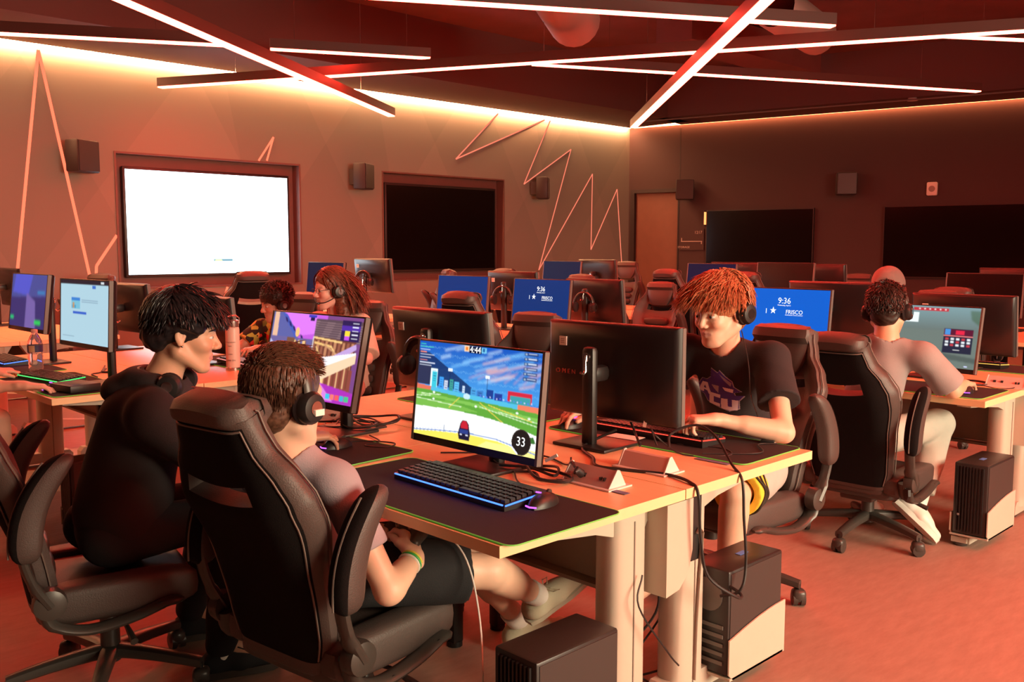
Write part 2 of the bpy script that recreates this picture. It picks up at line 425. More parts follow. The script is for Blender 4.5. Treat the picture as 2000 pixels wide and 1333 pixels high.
# televisions
def tv(n, lit, label):
    cx = (n[0] + n[1]) / 2; cz = (n[2] + n[3]) / 2 - .01
    t = thing('television', label, 'television', (cx, YW + .10, cz))
    b = MB(); b.box(0, 0, 0, 2.11, .05, 1.25, b=.01); b.build('housing', 'black_plastic', t)
    W, H = 2.05, 1.185
    if lit:
        p = Pic(205, 118, (.80, .93, 1.0))
        r = np.random.RandomState(3)
        p.rect(.50, .845, .625, .885, (.04, .08, .10)); p.rect(.51, .862, .55, .876, (.6, .7, .1))
        for k in range(7):
            a = math.pi * (.15 + .7 * k / 6); p.disc(.562 - .052 * math.cos(a), .84 - .075 * math.sin(a), .009, (.15, .15, .15))
        p.disc(.53, .18, .011, (.35, .6, .6)); p.disc(.03, .53, .008, (.1, .1, .12))
        for k in range(6): p.rect(.02, .16 + .1 * k, .035, .175 + .1 * k, (.75, .78, .8))
        for x in (.17, .20, .23, .26, .35): p.rect(x, .965, x + .012, .98, (.45, .45, .5))
        p.rect(.015, .965, .03, .99, (.1, .5, .7)); p.blur(1)
        picture_mesh('screen', p, W, H, t, T(0, -.027, 0, rz=-math.pi / 2), 5.0)
    else:
        b = MB(); b.box(0, -.026, 0, W, .004, H); b.build('screen', 'tv_glass', t)
    return t
tv(N1, True, 'big wall television with a bright white picture'); tv(N2, False, 'big black wall television switched off')
# large dark displays on the back wall
for s0, s1, lab in ((1.47, 3.26, 'dark wall display beside the door sign'), (4.31, 7.0, 'dark wall display at the right end of the back wall')):
    t = thing('wall_display', lab, 'display', WB @ Vector((0, 0, 0)), ANG)
    b = MB(); b.box((s0 + s1) / 2, -SGN * .03, 1.55, s1 - s0, .06, 1.08); b.build('housing', 'black_plastic', t)
    b = MB(); b.box((s0 + s1) / 2, -SGN * .062, 1.55, s1 - s0 - .03, .004, 1.05); b.build('screen', 'glass_display', t)
emit_mat('sconce_glow', (1.0, .28, .08), 2.2)
b = MB(); wb(b, 1.455, 1.475, 1.85, 2.06, .07, .12); wb(b, 1.44, 1.455, 1.83, 2.08, .0, .13, 1)
tag(b.build('sconce', ['sconce_glow', 'frame_dark']), 'small glowing vertical light at the edge of the dark display', 'lamp')
# room sign: words and a small bracket
t = thing('room_sign', 'small dark room sign with pale lettering beside the door', 'sign', WB @ Vector((1.2, -SGN * .012, 1.6)), ANG)
b = MB(); b.box(0, 0, 0, .44, .02, .36); b.build('plate', 'dark_paint', t)
b = MB(); RS = T(rz=0 if SGN > 0 else math.pi)
fl = math.pi / 2 if SGN > 0 else math.pi / 2
def onsign(x, z): return Matrix.Translation((x, -SGN * .013, z)) @ Matrix.Rotation(0 if SGN > 0 else math.pi, 4, 'Z') @ Matrix.Rotation(math.pi / 2, 4, 'X')
text_into(b, '1217', .07, onsign(.12, .12)); text_into(b, 'STORAGE', .05, onsign(-.14, -.13))
b.box(0, -SGN * .012, -.03, .38, .004, .012); b.box(-.18, -SGN * .012, 0, .012, .004, .06); b.box(.18, -SGN * .012, -.05, .012, .004, .05)
b.build('lettering', 'sign_ink', t)
# thermostat-like sounder
t = thing('wall_sounder', 'small white box with a round grille on the dark back wall', 'alarm', WB @ Vector((4.97, 0, 2.33)), ANG)
b = MB(); b.box(0, -SGN * .03, 0, .15, .06, .20, b=.02); b.build('case', 'white_plastic', t)
b = MB(); b.lathe([(.045, 0), (.045, .006), (.0401, .006)], 20, 0, Matrix.Translation((0, -SGN * .06, 0)) @ Matrix.Rotation(SGN * math.pi / 2, 4, 'X')); b.build('grille', 'grey_laminate', t)
# wall speakers
def speaker(loc, rz, label):
    t = thing('wall_speaker', label, 'speaker', loc, rz, 'wall speakers')
    b = MB(); b.box(0, .10, 0, .30, .18, .34, b=.02); b.build('cabinet', 'frame_dark', t)   # faces local +y into the room
    b = MB(); b.box(0, .193, 0, .27, .008, .31); b.build('grille', 'black_plastic', t)
    b = MB(); b.box(-.02, -.03, 0, .10, .12, .20); b.build('bracket', 'black_plastic', t)
    return t
speaker((3.62, YW - .10, 2.42), math.radians(205), 'black wall speaker crossing the thick orange light line at left')
speaker((7.20, YW - .10, 2.40), math.radians(212), 'black wall speaker between the two televisions')
speaker((10.62, YW - .10, 2.40), math.radians(218), 'black wall speaker right of the black television')
for s, lab in ((1.10, 'black wall speaker above the room sign by the door'), (3.74, 'black wall speaker high between the two dark wall displays')):
    p = WB @ Vector((s, -SGN * .10, 2.44)); speaker(tuple(p), math.atan2(-NRM.y, -NRM.x) - math.pi / 2 + .35, lab)
# ducts in the open ceiling
b = MB()
for i in range(60):
    x = i * .045; b.lathe([(.24, 0), (.26, .0225), (.24, .045)], 20, 0, Matrix.Translation((4.9 + x * .82, 4.9 + x * .57, 3.72)) @ Matrix.Rotation(math.atan2(.57, .82), 4, 'Z') @ Matrix.Rotation(math.pi / 2, 4, 'Y'), caps=False)
mat('duct_metal', (.32, .26, .24), .5, .4)
tag(b.build('ceiling_duct', 'duct_metal'), 'ribbed round duct in the dark ceiling near the top middle', 'duct')
b = MB()
for i in range(36):
    x = i * .045; b.lathe([(.20, 0), (.22, .0225), (.20, .045)], 20, 0, Matrix.Translation((8.3 + x * .9, 4.9 + x * .2, 3.80)) @ Matrix.Rotation(math.atan2(.2, .9), 4, 'Z') @ Matrix.Rotation(math.pi / 2, 4, 'Y'), caps=False)
tag(b.build('ceiling_duct', 'duct_metal'), 'ribbed round duct right of the crossing lights', 'duct')
b = MB(); b.box(10.5, 6.6, 4.0, 3, .5, .35, 0, None); tag(b.build('air_trunk', 'ceiling_reddened'), 'long rectangular air trunk under the dark ceiling', 'duct')
b = MB(); b.lathe([(.07, 0), (.05, .05), (.02, .08)], 16, 0, WB @ Matrix.Translation((4.85, -SGN * 1.2, 3.47))); tag(b.build('smoke_detector', 'white_plastic'), 'small pale ceiling dome above the dark wall at right', 'detector')

# ------------------------------------------------------------------ linear ceiling lights
emit_mat('tube_red', (1.0, .046, .026), 54.0)
emit_mat('tube_near', (1.0, .085, .040), 92.0)  # stronger, warmer tube for added unseen bars that brighten the near desk
mat('fixture_body', (.09, .035, .028), .5)
def fixture(p0, p1, label, z=3.0, hang=((.15), (.85)), tube='tube_red'):
    k = (z - 1.45) / 1.55; p0 = Vector(p0) * k; p1 = Vector(p1) * k; d = p1 - p0; L = d.length; a = math.atan2(d.y, d.x); c = (p0 + p1) / 2
    t = thing('linear_light', label, 'ceiling light', (c.x, c.y, z), a, 'linear ceiling lights')
    b = MB(); b.box(0, 0, .055, L, .088, .09); b.build('housing', 'fixture_body', t)
    b = MB(); b.box(0, 0, .004, L - .01, .080, .012); b.build('diffuser', tube, t)
    for h in hang: b = MB(); b.tube([(L * (h - .5), 0, .1), (L * (h - .5), 0, 4.2 - z)], .003, 4); b.build('hanging_wire', 'chrome', t)
fixture((6.745, 9.003), (1.2, 5.19), 'thick red light bar running from the upper left edge down to the white TV wall')
fixture((.6, 8.44), (3.51, 6.791), 'red light bar entering at the left edge below the thick bar', z=3.2)
fixture((3.822, 6.669), (4.947, 6.072), 'short red light bar just right of the thick bar', z=3.35)
fixture((3.943, 8.981), (7.94, 1.335), 'longest red light bar crossing the whole ceiling', z=3.16, hang=(.1, .45, .75))
fixture((2.85, 5.27), (6.291, 3.242), 'red light bar along the top middle edge', z=3.2)
fixture((9.607, 7.661), (4.4, 2.223), 'thick red light bar coming down to the room corner')
fixture((5.733, 5.666), (9.902, 3.536), 'red light bar under the crossing ending at the right', z=3.32)
fixture((7.05, 2.90), (9.6, 1.20), 'red light bar entering at the right edge', z=3.4)
fixture((2.6, .6), (6.0, -1.4), 'red light bar behind the right aisle', hang=(.2, .8), tube='tube_near')  # this bar and the next two are added out of view as fill
fixture((1.0, -1.0), (4.6, -.2), 'red light bar crossing low over the right aisle, out of view', z=3.2, hang=(.2, .8), tube='tube_near')
fixture((4.6, 1.0), (8.8, -.6), 'red light bar over the right edge, out of view', z=3.3, hang=(.2, .8))
# ------------------------------------------------------------------ gaming chair (faces local +X, origin on the floor)
def lerp_tab(tab, t):
    for (a, x), (b, y) in zip(tab[:-1], tab[1:]):
        if t <= b:
            k = (t - a) / (b - a) if b > a else 0; k = k * k * (3 - 2 * k) * .5 + k * .5
            return x + (y - x) * k
    return tab[-1][1]
HW = [(0, .19), (.12, .215), (.35, .232), (.55, .262), (.63, .262), (.72, .232), (.82, .175), (.92, .150), (1, .142)]
def back_pt(t, u, side):
    # side +1 front (towards sitter), -1 rear
    H = .80; hw = lerp_tab(HW, t)
    lean = math.radians(19); s = t * H
    bx = -.215 - math.sin(lean) * s + .03 * math.sin(math.pi * min(t / .6, 1)) * (1 if t < .6 else 0)
    bz = .455 + math.cos(lean) * s
    au = abs(u)
    if t > .6: bx += .035 * (t - .6) / .4
    edge = (1 - au ** 6)
    if side > 0:
        th = .028 + .050 * max(0, (au - .55) / .45) ** 1.3 * (1 - au ** 14) + (.032 if t > .9 else .0) * edge
        th = th * (1 if au < .999 else .55)
        wing = .055 * max(0, (au - .62) / .38) ** 1.5 * math.exp(-((t - .58) / .2) ** 2)
        off = th + wing
    else:
        off = -.035 * (1 - au ** 8) - (.02 * edge if t > .93 else 0)
        off += .045 * max(0, (au - .62) / .38) ** 1.5 * math.exp(-((t - .58) / .2) ** 2)
    y = u * hw
    z = bz
    if t > .985: off *= .6
    return (bx + off * math.cos(lean), y, z + off * math.sin(lean) - .022 * au ** 3 * (1 if t > .95 else 0))
def chair_proto():
    t = thing('gaming_chair', 'gaming chair', 'chair')
    NU, NT = 26, 44; us = [-1 + 2 * i / NU for i in range(NU + 1)]
    slot = lambda i, j: (.645 < (j + .5) / NT < .70) and abs(us[i] + 1 / NU) < .56
    vid = {}; vs = []; fs = []; ms = []
    def V(i, j, sd):
        k = (i, j, sd)
        if k not in vid:
            tt = j / NT; u = us[i]
            w = math.exp(-((tt - .67) / .05) ** 2) * max(0, 1 - abs(u) ** 4)
            tt2 = tt + .035 * w * ((u / .56) ** 2 - .5) * (1 if abs(u) < .75 else .3)
            vid[k] = len(vs); vs.append(back_pt(min(max(tt2, 0), 1), u, sd))
        return vid[k]
    from collections import Counter
    ec = Counter(); cells = []
    for i in range(NU):
        for j in range(NT):
            if slot(i, j): continue
            cells.append((i, j))
            q = [(i, j), (i + 1, j), (i + 1, j + 1), (i, j + 1)]
            for a, b in zip(q, q[1:] + q[:1]): ec[tuple(sorted((a, b)))] += 1
            tt = (j + .5) / NT; u = abs(us[i] + 1 / NU)
            fs.append([V(*p, 1) for p in q]); ms.append(0)
            fs.append([V(*p, -1) for p in reversed(q)]); ms.append(1 if (u < .93 and .015 < tt < .90) else 0)
    for (a, b), n in ec.items():
        if n == 1: fs.append([V(*a, 1), V(*b, 1), V(*b, -1), V(*a, -1)]); ms.append(0)
    b = MB(); b.v = vs; b.f = [tuple(f) for f in fs]; b.m = ms; b.s = [True] * len(fs)
    # rear piping
    for sg in (-1, 1):
        b.tube([Vector(back_pt(k / 30 * .87 + .03, sg * .90, -1)) + Vector((-.003, 0, 0)) for k in range(31)], .0028, 5, 2)
        b.tube([Vector(back_pt(k / 30 * .97, sg * .985, 1)) + Vector((-.004, sg * .003, 0)) for k in range(31)], .003, 5, 2)
    b.tube([Vector(back_pt(.90, -.9 + 1.8 * k / 16, -1)) + Vector((-.003, 0, 0)) for k in range(17)], .0035, 5, 2)
    b.build('backrest', ['leather', 'chair_fabric', 'leather_seam'], t)
    # headrest pad: shield shape on the front
    rings = []
    for k in range(13):
        f = k / 12; z = f * .25; w = .145 * (1 - (1 - f) ** 3 * .45) ; w *= (1 if f < .9 else .97 - (f - .9) * .6)
        th = .045 * (math.sin(math.pi * min(max(f, .03), .97)) ** .45)
        tt = .70 + f * .29; bx, _, bz = back_pt(tt, 0, 1)
        rings.append([(bx + .008 + max(0, th * math.copysign(abs(math.cos(a)) ** .6, math.cos(a))) if math.cos(a) > 0 else bx, w * math.copysign(abs(math.sin(a)) ** .7, math.sin(a)), bz) for a in [2 * math.pi * q / 20 for q in range(20)]])
    b = MB(); b.loft(rings); b.build('headrest', 'leather', t)
    # lumbar / inner cushion ribs
    b = MB()
    for k in range(5): 
        tt = .10 + k * .10; bx, _, bz = back_pt(tt, 0, 1); b.super((bx + .01, 0, bz), (.028, .135, .038), .6, 16)
    b.build('lumbar_cushion', 'leather', t)
    b = MB(); b.super((.0, 0, .455), (.245, .205, .052), .35, 32, 0)
    for sg in (-1, 1): b.super((.005, sg * .205, .468), (.245, .055, .062), .5, 24, 0)
    b.super((.20, 0, .455), (.05, .21, .05), .6, 20, 0)
    b.super((0, 0, .425), (.235, .225, .035), .3, 28, 1)
    b.build('seat', ['leather', 'chair_plastic'], t)
    for sg in (-1, 1):
        b = MB()
        pts = spline([(-.225, sg * .275, .50), (-.20, sg * .275, .43), (-.10, sg * .272, .392), (.03, sg * .272, .405), (.13, sg * .270, .432), (.19, sg * .268, .435)], 5)
        b.tube(pts, [.034] * 6 + [.028] * (len(pts) - 12) + [.026] * 4 + [.018, .01], 12, 0, flat=.55)
        b.lathe([(.012, 0), (.012, .006)], 12, 1, T(.12, sg * .283, .430, rx=-sg * math.pi / 2)); b.lathe([(.012, 0), (.012, .006)], 12, 1, T(-.07, sg * .285, .392, rx=-sg * math.pi / 2))
        b.build('side_bracket', ['chair_plastic', 'dark_metal'], t)
        a = MB()
        a.lathe([(.048, -.02), (.050, 0), (.046, .022), (.03, .028)], 20, 1, T(-.205, sg * .295, .505, rx=-sg * math.pi / 2))
        link = spline([(-.205, sg * .30, .50), (-.25, sg * .305, .58), (-.275, sg * .31, .68), (-.265, sg * .31, .78)], 5)
        a.tube(link, [.030] * 5 + [.024] * (len(link) - 5), 10, 1, flat=.6)
        # padded arm, folded up along the backrest
        rings = []
        for k in range(19):
            f = .5 - .5 * math.cos(math.pi * k / 18); z = .645 + f * .32; x = -.262 + .135 * f - .05 * math.sin(math.pi * f * .9)
            e_ = max(.08, (1 - abs(2 * f - 1) ** 7) ** .5); wd = .047 * e_; th = .036 * e_
            rings.append([(x + wd * math.copysign(abs(math.cos(q)) ** .6, math.cos(q)), sg * (.318) + th * math.copysign(abs(math.sin(q)) ** .6, math.sin(q)), z) for q in [2 * math.pi * m / 16 for m in range(16)]])
        n0 = len(a.f); a.loft(rings, 0)
        for q in range(n0, len(a.f)):
            if len(a.f[q]) == 4 and 5 <= (q - n0) % 16 <= 10: a.m[q] = 3
        a.tube([Vector(((r[0][0] + r[8][0]) / 2 - .047, sg * .318, r[0][2])) for r in rings[3:-3]], .003, 5, 2)
        a.build('armrest', ['leather', 'chair_plastic', 'leather_seam', 'chair_fabric'], t)
    b = MB(); b.box(-.02, 0, .375, .26, .17, .05, b=.012); b.tube([(.0, -.08, .37), (.02, -.20, .36), (.03, -.29, .33)], [.007, .007, .013], 8); b.lathe([(.035, 0), (.032, .05)], 16, 0, T(.11, 0, .33))
    b.build('mechanism', 'chair_plastic', t)
    b = MB(); b.lathe([(.014, .25), (.014, .43)], 16, 1); b.lathe([(.033, .09), (.031, .26), (.025, .275)], 20, 0)
    b.build('gas_lift', ['chair_plastic', 'chrome'], t)
    for k in range(5):
        a = math.radians(36 + 72 * k); M = T(rz=a)
        b = MB(); rings = []
        for q in range(9):
            f = q / 8; x = .02 + .30 * f; z = .125 - .035 * f ** 1.6; w = .030 - .010 * f; hh = .024 - .006 * f
            rings.append([(x, w * math.copysign(abs(math.cos(c)) ** .7, math.cos(c)), z + hh * math.copysign(abs(math.sin(c)) ** .7, math.sin(c))) for c in [2 * math.pi * m / 12 for m in range(12)]])
        b.loft(rings, 0, M=M)
        lg = b.build('base_leg', 'chair_plastic', t)
        b = MB(); M2 = T(.315 * math.cos(a), .315 * math.sin(a), .030, rz=a + 1.1 + k)
        for sg in (-1, 1): b.lathe([(.012, -.011), (.029, -.010), (.0295, .009), (.02, .012)], 18, 0, M2 @ T(0, sg * .016, 0, rx=math.pi / 2))
        b.super((0, 0, .014), (.030, .030, .028), .6, 14, 0, M2); b.tube([(0, 0, .03), (0, 0, .062)], .008, 8, 1, M2)
        b.build('caster', ['chair_plastic', 'dark_metal'], lg)
    return t

# ------------------------------------------------------------------ monitors (screen faces local +X, origin on the desk top)
EXTRA_DX = .0
def headset_mesh(parent, M, boom=True, spread=.085, r=.095):
    # headphones: band in local YZ plane, cups on +-Y, up = +Z
    b = MB(); arc = [(0, spread * 1.02 * math.cos(a), .0 + r * 1.05 * math.sin(a)) for a in [math.pi * k / 20 for k in range(21)]]
    b.tube(arc, .008, 8, 0, M, flat=2.2)
    inner = [(0, (spread - .010) * math.cos(a), (r - .008) * math.sin(a)) for a in [math.radians(25) + math.radians(130) * k / 12 for k in range(13)]]
    b.tube(inner, .007, 8, 1, M, flat=2.4)
    b.build('headband', ['chair_plastic', 'mat_cloth'], parent)
    for sg in (-1, 1):
        b = MB(); Mc = M @ T(0, sg * spread, -.02, rx=-sg * math.pi / 2)
        b.lathe([(.030, -.024), (.040, -.022), (.044, -.012), (.040, -.004)], 24, 1, Mc)
        b.lathe([(.040, -.006), (.041, .008), (.034, .020), (.022, .023)], 24, 0, Mc)
        b.lathe([(.018, .022), (.018, .0255), (.011, .0255)], 20, 2, Mc)
        b.build('ear_cup', ['black_plastic', 'mat_cloth', 'chrome'], parent)
    if boom:
        b = MB(); b.tube(spline([(.015, spread + .012, -.03), (.05, spread + .012, -.055), (.095, spread - .01, -.075), (.125, spread - .04, -.078)], 5), .0035, 6, 0, M); b.super((.128, spread - .042, -.078), (.012, .007, .007), .7, 10, 0, M)
        b.build('microphone', 'black_plastic', parent)

def monitor(x, y, yaw, ztop, label, pic=None, strength=1., off=None, tilt=6., dx=.10, W=.60, H=.355, sticker=False, logo=False, dt=.74, group='gaming monitors on the desks', texts=(), pole=True):
    t = thing('monitor', label, 'monitor', (x - dx * math.cos(yaw), y - dx * math.sin(yaw), dt), yaw, group)
    tl = math.radians(tilt); cz = ztop - dt - H / 2 * math.cos(tl) - .005; px = dx
    P = T(px, 0, cz, ry=-tl)
    b = MB(); b.box(-.014, 0, 0, .022, W, H, 0, P, b=.004)
    # bulged rear shell
    rings = []
    for f, d in ((1, 0), (.985, .010), (.93, .024), (.60, .040), (.30, .046)):
        rings.append([(-.024 - d, W / 2 * (1 - (1 - f) * .9 if f < .9 else f) * math.copysign(1, a), H / 2 * (f if f > .9 else 1 - (1 - f) * .9) * math.copysign(1, c)) for a, c in ((1, 1), (-1, 1), (-1, -1), (1, -1))])
    b.loft(rings, 1, False, P)
    for r_ in ((W / 2 - .004), -(W / 2 - .004)): b.box(-.010, r_, 0, .020, .010, H - .006, 2, P)
    hs = b.build('panel_housing', ['black_plastic', 'panel_back', 'grey_edge'], t)
    sw, sh = W - .014, H - .032
    if pic is not None:
        s = picture_mesh('screen', pic, sw, sh, t, P @ T(-.0025, 0, .009), strength)
        for (txt, u, v, size, mi) in texts:
            b = MB(); text_into(b, txt, size, P @ T(-.0018, (u - .5) * sw, (.5 - v) * sh + .009) @ Matrix.Rotation(math.pi / 2, 4, 'Z') @ Matrix.Rotation(math.pi / 2, 4, 'X'), mi, extrude=.0003)
            b.build('screen_text', ['glow_white', 'glow_orange'], t)
    else:
        b = MB(); b.box(-.0035, 0, .009, .001, sw, sh, 0, P); b.build('screen', off or 'tv_glass', t)
    b = MB(); b.box(.0 + px - .001, 0, cz - H / 2 * math.cos(tl) + .006, .001, .03, .003, 0); 
    if sticker:
        b = MB(); b.box(-.0665, W / 2 - .098, H / 2 - .075, .006, .034, .034, 0, P)
        for k in range(3): b.box(-.0700, W / 2 - .098, H / 2 - .068 - k * .007, .001, .018, .003, 1, P)
        b.build('asset_sticker', ['paper', 'sign_ink'], t)
    if logo:
        b = MB(); text_into(b, 'O M E N', .024, P @ T(-.0665, W / 2 - .112, -.012) @ Matrix.Rotation(-math.pi / 2, 4, 'Z') @ Matrix.Rotation(math.pi / 2, 4, 'X') @ Matrix.Scale(1.1, 4, (1, 0, 0)), 0, extrude=.003)
        b.build('logo', 'logo_red', t)
    if pole:
        b = MB(); top = min(cz + .10, .42)
        b.rbox(-.045, 0, top / 2, .036, .056, top, .015, 0); b.rbox(-.01 + (px - .10) * .5, 0, cz, .09 + (px - .1), .055, .060, .02, 0)
        b.build('stand_column', 'black_plastic', t)
        b = MB(); b.tube([(-.065, .0, top - .03), (-.072, 0, top - .055), (-.070, 0, top - .085), (-.082, 0, top - .098), (-.098, 0, top - .088)], .005, 8); b.lathe([(.016, 0), (.016, .004), (.009, .004)], 16, 0, T(-.063, 0, top - .035, ry=-math.pi / 2)); b.build('headset_hook', 'chrome', t)
        b = MB(); b.rbox(.0, 0, .006, .22, .24, .012, .004, 0); b.build('stand_base', 'black_plastic', t)
    return t
emit_mat('glow_white', (1, 1, 1), 1.1); emit_mat('glow_orange', (1, .45, .15), 1.)
mat('logo_red', (.50, .12, .09), .5)

# ------------------------------------------------------------------ keyboards, mice, mats, hubs
def key_glow(name, color, s): return emit_mat(name, color, s)
def keyboard(x, y, yaw, label, glow, W=.45, D=.15, z=.745, under=None):
    # local: user sits on -X side; length along Y
    t = thing('keyboard', label, 'keyboard', (x, y, z), yaw, 'backlit keyboards')
    b = MB(); prof = [(-D / 2, 0), (D / 2, 0), (D / 2, .030), (-D / 2, .018)]
    b.prism(prof, -W / 2, W / 2, 'xz'); b.build('case', 'black_plastic', t)
    b = MB(); a = math.atan2(.012, D)
    # light bar round the rim
    b.box(-D / 2 - .001, 0, .0165, .004, W - .01, .0032); b.box(D / 2 + .001, 0, .026, .004, W - .01, .0026)
    for sg in (-1, 1): b.prism([(-D / 2 + .003, .013), (D / 2 - .003, .024), (D / 2 - .003, .028), (-D / 2 + .003, .017)], sg * (W / 2 + .0005) - .0015, sg * (W / 2 + .0005) + .0015, 'xz')
    b.build('light_bar', glow, t)
    b = MB(); rows = 6; rnd = random.Random(5)
    for r in range(rows):
        xx = -D / 2 + .018 + r * .0215; n = 21
        for c in range(n):
            yy = -W / 2 + .016 + c * (W - .03) / (n - .999)
            if r == 0 and 4 < c < 9 and c != 6: continue
            w = .017 if not (r == 0 and c == 6) else .09
            zz = .0175 + (xx + D / 2) * .08
            b.box(xx, yy, zz + .004, .0165, w, .008, 0)
    b.build('keycaps', 'key_cap', t)['kind'] = 'stuff'
    b = MB(); b.box(0, 0, .0215, D - .02, W - .02, .0006, 0, T(0, 0, 0, ry=-a)); b.build('key_underglow', under or glow, t)
    return t
mat('key_cap', (.02, .018, .022), .5)
emit_mat('glow_blue', (.05, .16, 1.0), 3.0); emit_mat('glow_red', (1, .05, .03), 2.2); emit_mat('glow_green', (.05, 1, .15), 1.8)
emit_mat('glow_violet', (.55, .12, 1), 1.6); emit_mat('glow_rose', (1, .25, .22), 1.6); emit_mat('glow_dim_violet', (.16, .07, .34), .8); emit_mat('glow_dim_red', (.6, .02, .01), .6)
emit_mat('glow_amber', (1, .55, .10), 1.6)
def mouse(x, y, yaw, label, glow='glow_violet', z=.745):
    t = thing('mouse', label, 'mouse', (x, y, z), yaw, 'computer mice')
    rings = []
    for k in range(11):
        f = k / 10; xx = -.058 + .116 * f; w = .031 * (math.sin(math.pi * min(max(f, .03), .97)) ** .35); h = .036 * (math.sin(math.pi * min(max(f * .9 + .02, .03), .97)) ** .55)
        rings.append([(xx, w * math.cos(a), max(0, h * math.sin(a)) if math.sin(a) > 0 else 0.) for a in [2 * math.pi * m / 18 for m in range(18)]])
    b = MB(); b.loft(rings); b.build('shell', 'black_plastic', t)
    b = MB(); b.tube([(-.055, -.018, .007), (-.062, 0, .007), (-.055, .018, .007)], .0025, 6)
    b.box(-.03, 0, .034, .014, .010, .004, 0, T(0, 0, 0, ry=.25)); b.build('light', glow, t)
    b = MB(); b.lathe([(.010, -.004), (.010, .004)], 14, 0, T(.028, 0, .030, rx=math.pi / 2)); b.build('scroll_wheel', 'chair_plastic', t)
    return t
def desk_mat(x, y, yaw, label, W=.90, D=.40, z=.74, edge='mat_green'):
    t = thing('desk_mat', label, 'desk mat', (x, y, z), yaw, 'black desk mats with green stitching')
    def rr(g): 
        r = .03; pts = []
        for qx, qy, a0 in ((1, 1, 0), (-1, 1, 90), (-1, -1, 180), (1, -1, 270)):
            for k in range(6):
                a = math.radians(a0 + 90 * k / 5); pts.append((qx * (D / 2 - r) + (r - g) * math.cos(a), qy * (W / 2 - r) + (r - g) * math.sin(a)))
        return pts
    b = MB(); b.prism(rr(.0015), .0005, .004, 'xy'); b.build('cloth', 'mat_cloth', t)
    b = MB(); p = rr(.0); b.tube([(a, c, .0028) for a, c in p + p[:1]], .0019, 6, caps=False); b.build('stitched_edge', edge, t)
    return t
def hub(x, y, yaw, label, plug=True):
    t = thing('power_outlet_box', label, 'power outlet', (x, y, .74), yaw, 'pop-up power boxes in the desk tops'); t.scale = (.78, .70, .80)
    b = MB(); b.prism([(-.055, 0), (.05, 0), (.012, .062), (0, .066)], -.13, .13, 'xz'); b.build('housing', 'hub_face', t)
    b = MB(); b.box(0, 0, .003, .14, .30, .006); b.box(-.002, .133, .0, .105, .004, .004); 
    for sg in (-1, 1): b.prism([(-.058, 0), (.053, 0), (.012, .067), (-.002, .070)], sg * .131 - .003, sg * .131 + .003, 'xz')
    b.build('end_frame', 'white_plastic', t)
    for yy in (-.09, -.07): b = MB(); b.box(-.031, yy, .033, .012, .010, .012, 0, None); b.build('data_socket', 'black_plastic', t)
    for yy in (.025, .075): b = MB(); b.box(-.029, yy, .034, .010, .016, .014); b.build('power_socket', 'black_plastic', t)
    if plug:
        b = MB(); b.tube([(-.035, .035, .035), (-.065, .035, .055), (-.08, .03, .05)], [.017, .015, .006], 10); b.build('plug', 'cable', t)
    return t
mat('hub_face', (.66, .48, .42), .5)

def cable(pts, r, label, mi='cable', n=6, cat='cable', group='loose cables'):
    b = MB(); b.tube(spline(pts, n), r, 7); o = b.build('cable', mi); return tag(o, label, cat, group)

# ------------------------------------------------------------------ desks
def desk(x0, x1, y0, y1, label, side, ends=(True, False)):
    # side = +1 when the user sits on the -X side (back edge at x1)
    t = thing('desk', label, 'desk', (x0, y0, 0), 0, 'maple topped desks with beige legs'); w, d = y1 - y0, x1 - x0
    b = MB(); b.box(d / 2, w / 2, .7245, d - .003, w - .004, .030, 0); b.build('table_top', 'maple', t)
    b = MB(); 
    for (cx, cy, sx, sy) in ((d / 2, .001, d, .0025), (d / 2, w - .001, d, .0025), (.001, w / 2, .0025, w), (d - .001, w / 2, .0025, w)): b.box(cx, cy, .7245, sx, sy, .0305)
    b.build('edge_band', 'maple_edge', t)
    bx = (lambda f: f * d) if side > 0 else (lambda f: (1 - f) * d)     # f from the user's edge to the back
    for yy, full in ((.12, ends[0]), (w - .12, ends[1])):
        if not full:
            b = MB(); b.rbox(bx(.86), yy, .36, .05, .05, .70, .01, 0); b.lathe([(.03, 0), (.03, .02)], 12, 0, T(bx(.86), yy, 0)); b.build('leg', 'dark_metal', t); continue
        b = MB()
        cxx = bx(.80)
        rings = [[(cxx + .078 * math.copysign(abs(math.cos(a)) ** .6, math.cos(a)), yy + .052 * math.copysign(abs(math.sin(a)) ** .7, math.sin(a)), z) for a in [2 * math.pi * k / 20 for k in range(20)]] for z in (.055, .70)]
        b.loft(rings, 0)
        b.box(cxx - side * .0, yy - .053, .36, .004, .004, .60, 1)
        # cantilever arm under the top
        pl = [(bx(.10), .708), (bx(.10), .690), (bx(.35), .672), (bx(.60), .648), (bx(.70), .625), (bx(.90), .625), (bx(.97), .708)]
        b.prism(pl, yy - .032, yy + .032, 'xz', 0)
        b.build('leg', ['beige_metal', 'grey_laminate'], t)
        b = MB(); pl = [(bx(.12), .018), (bx(.12), .045), (bx(.35), .060), (bx(.62), .085), (bx(.94), .085), (bx(.97), .06), (bx(.97), .018)]
        b.prism(pl, yy - .036, yy + .036, 'xz', 0)
        for f in (.16, .92): b.lathe([(.03, 0), (.034, .01), (.026, .022)], 16, 1, T(bx(f), yy, 0))
        b.build('foot', ['beige_metal', 'chair_plastic'], t)
    b = MB(); b.box(bx(.90), w / 2, .56, .018, w - .34, .28, 0); b.box(bx(.90) - side * .02, w / 2, .41, .05, w - .34, .012, 0); b.build('modesty_panel', 'grey_laminate', t)
    return t
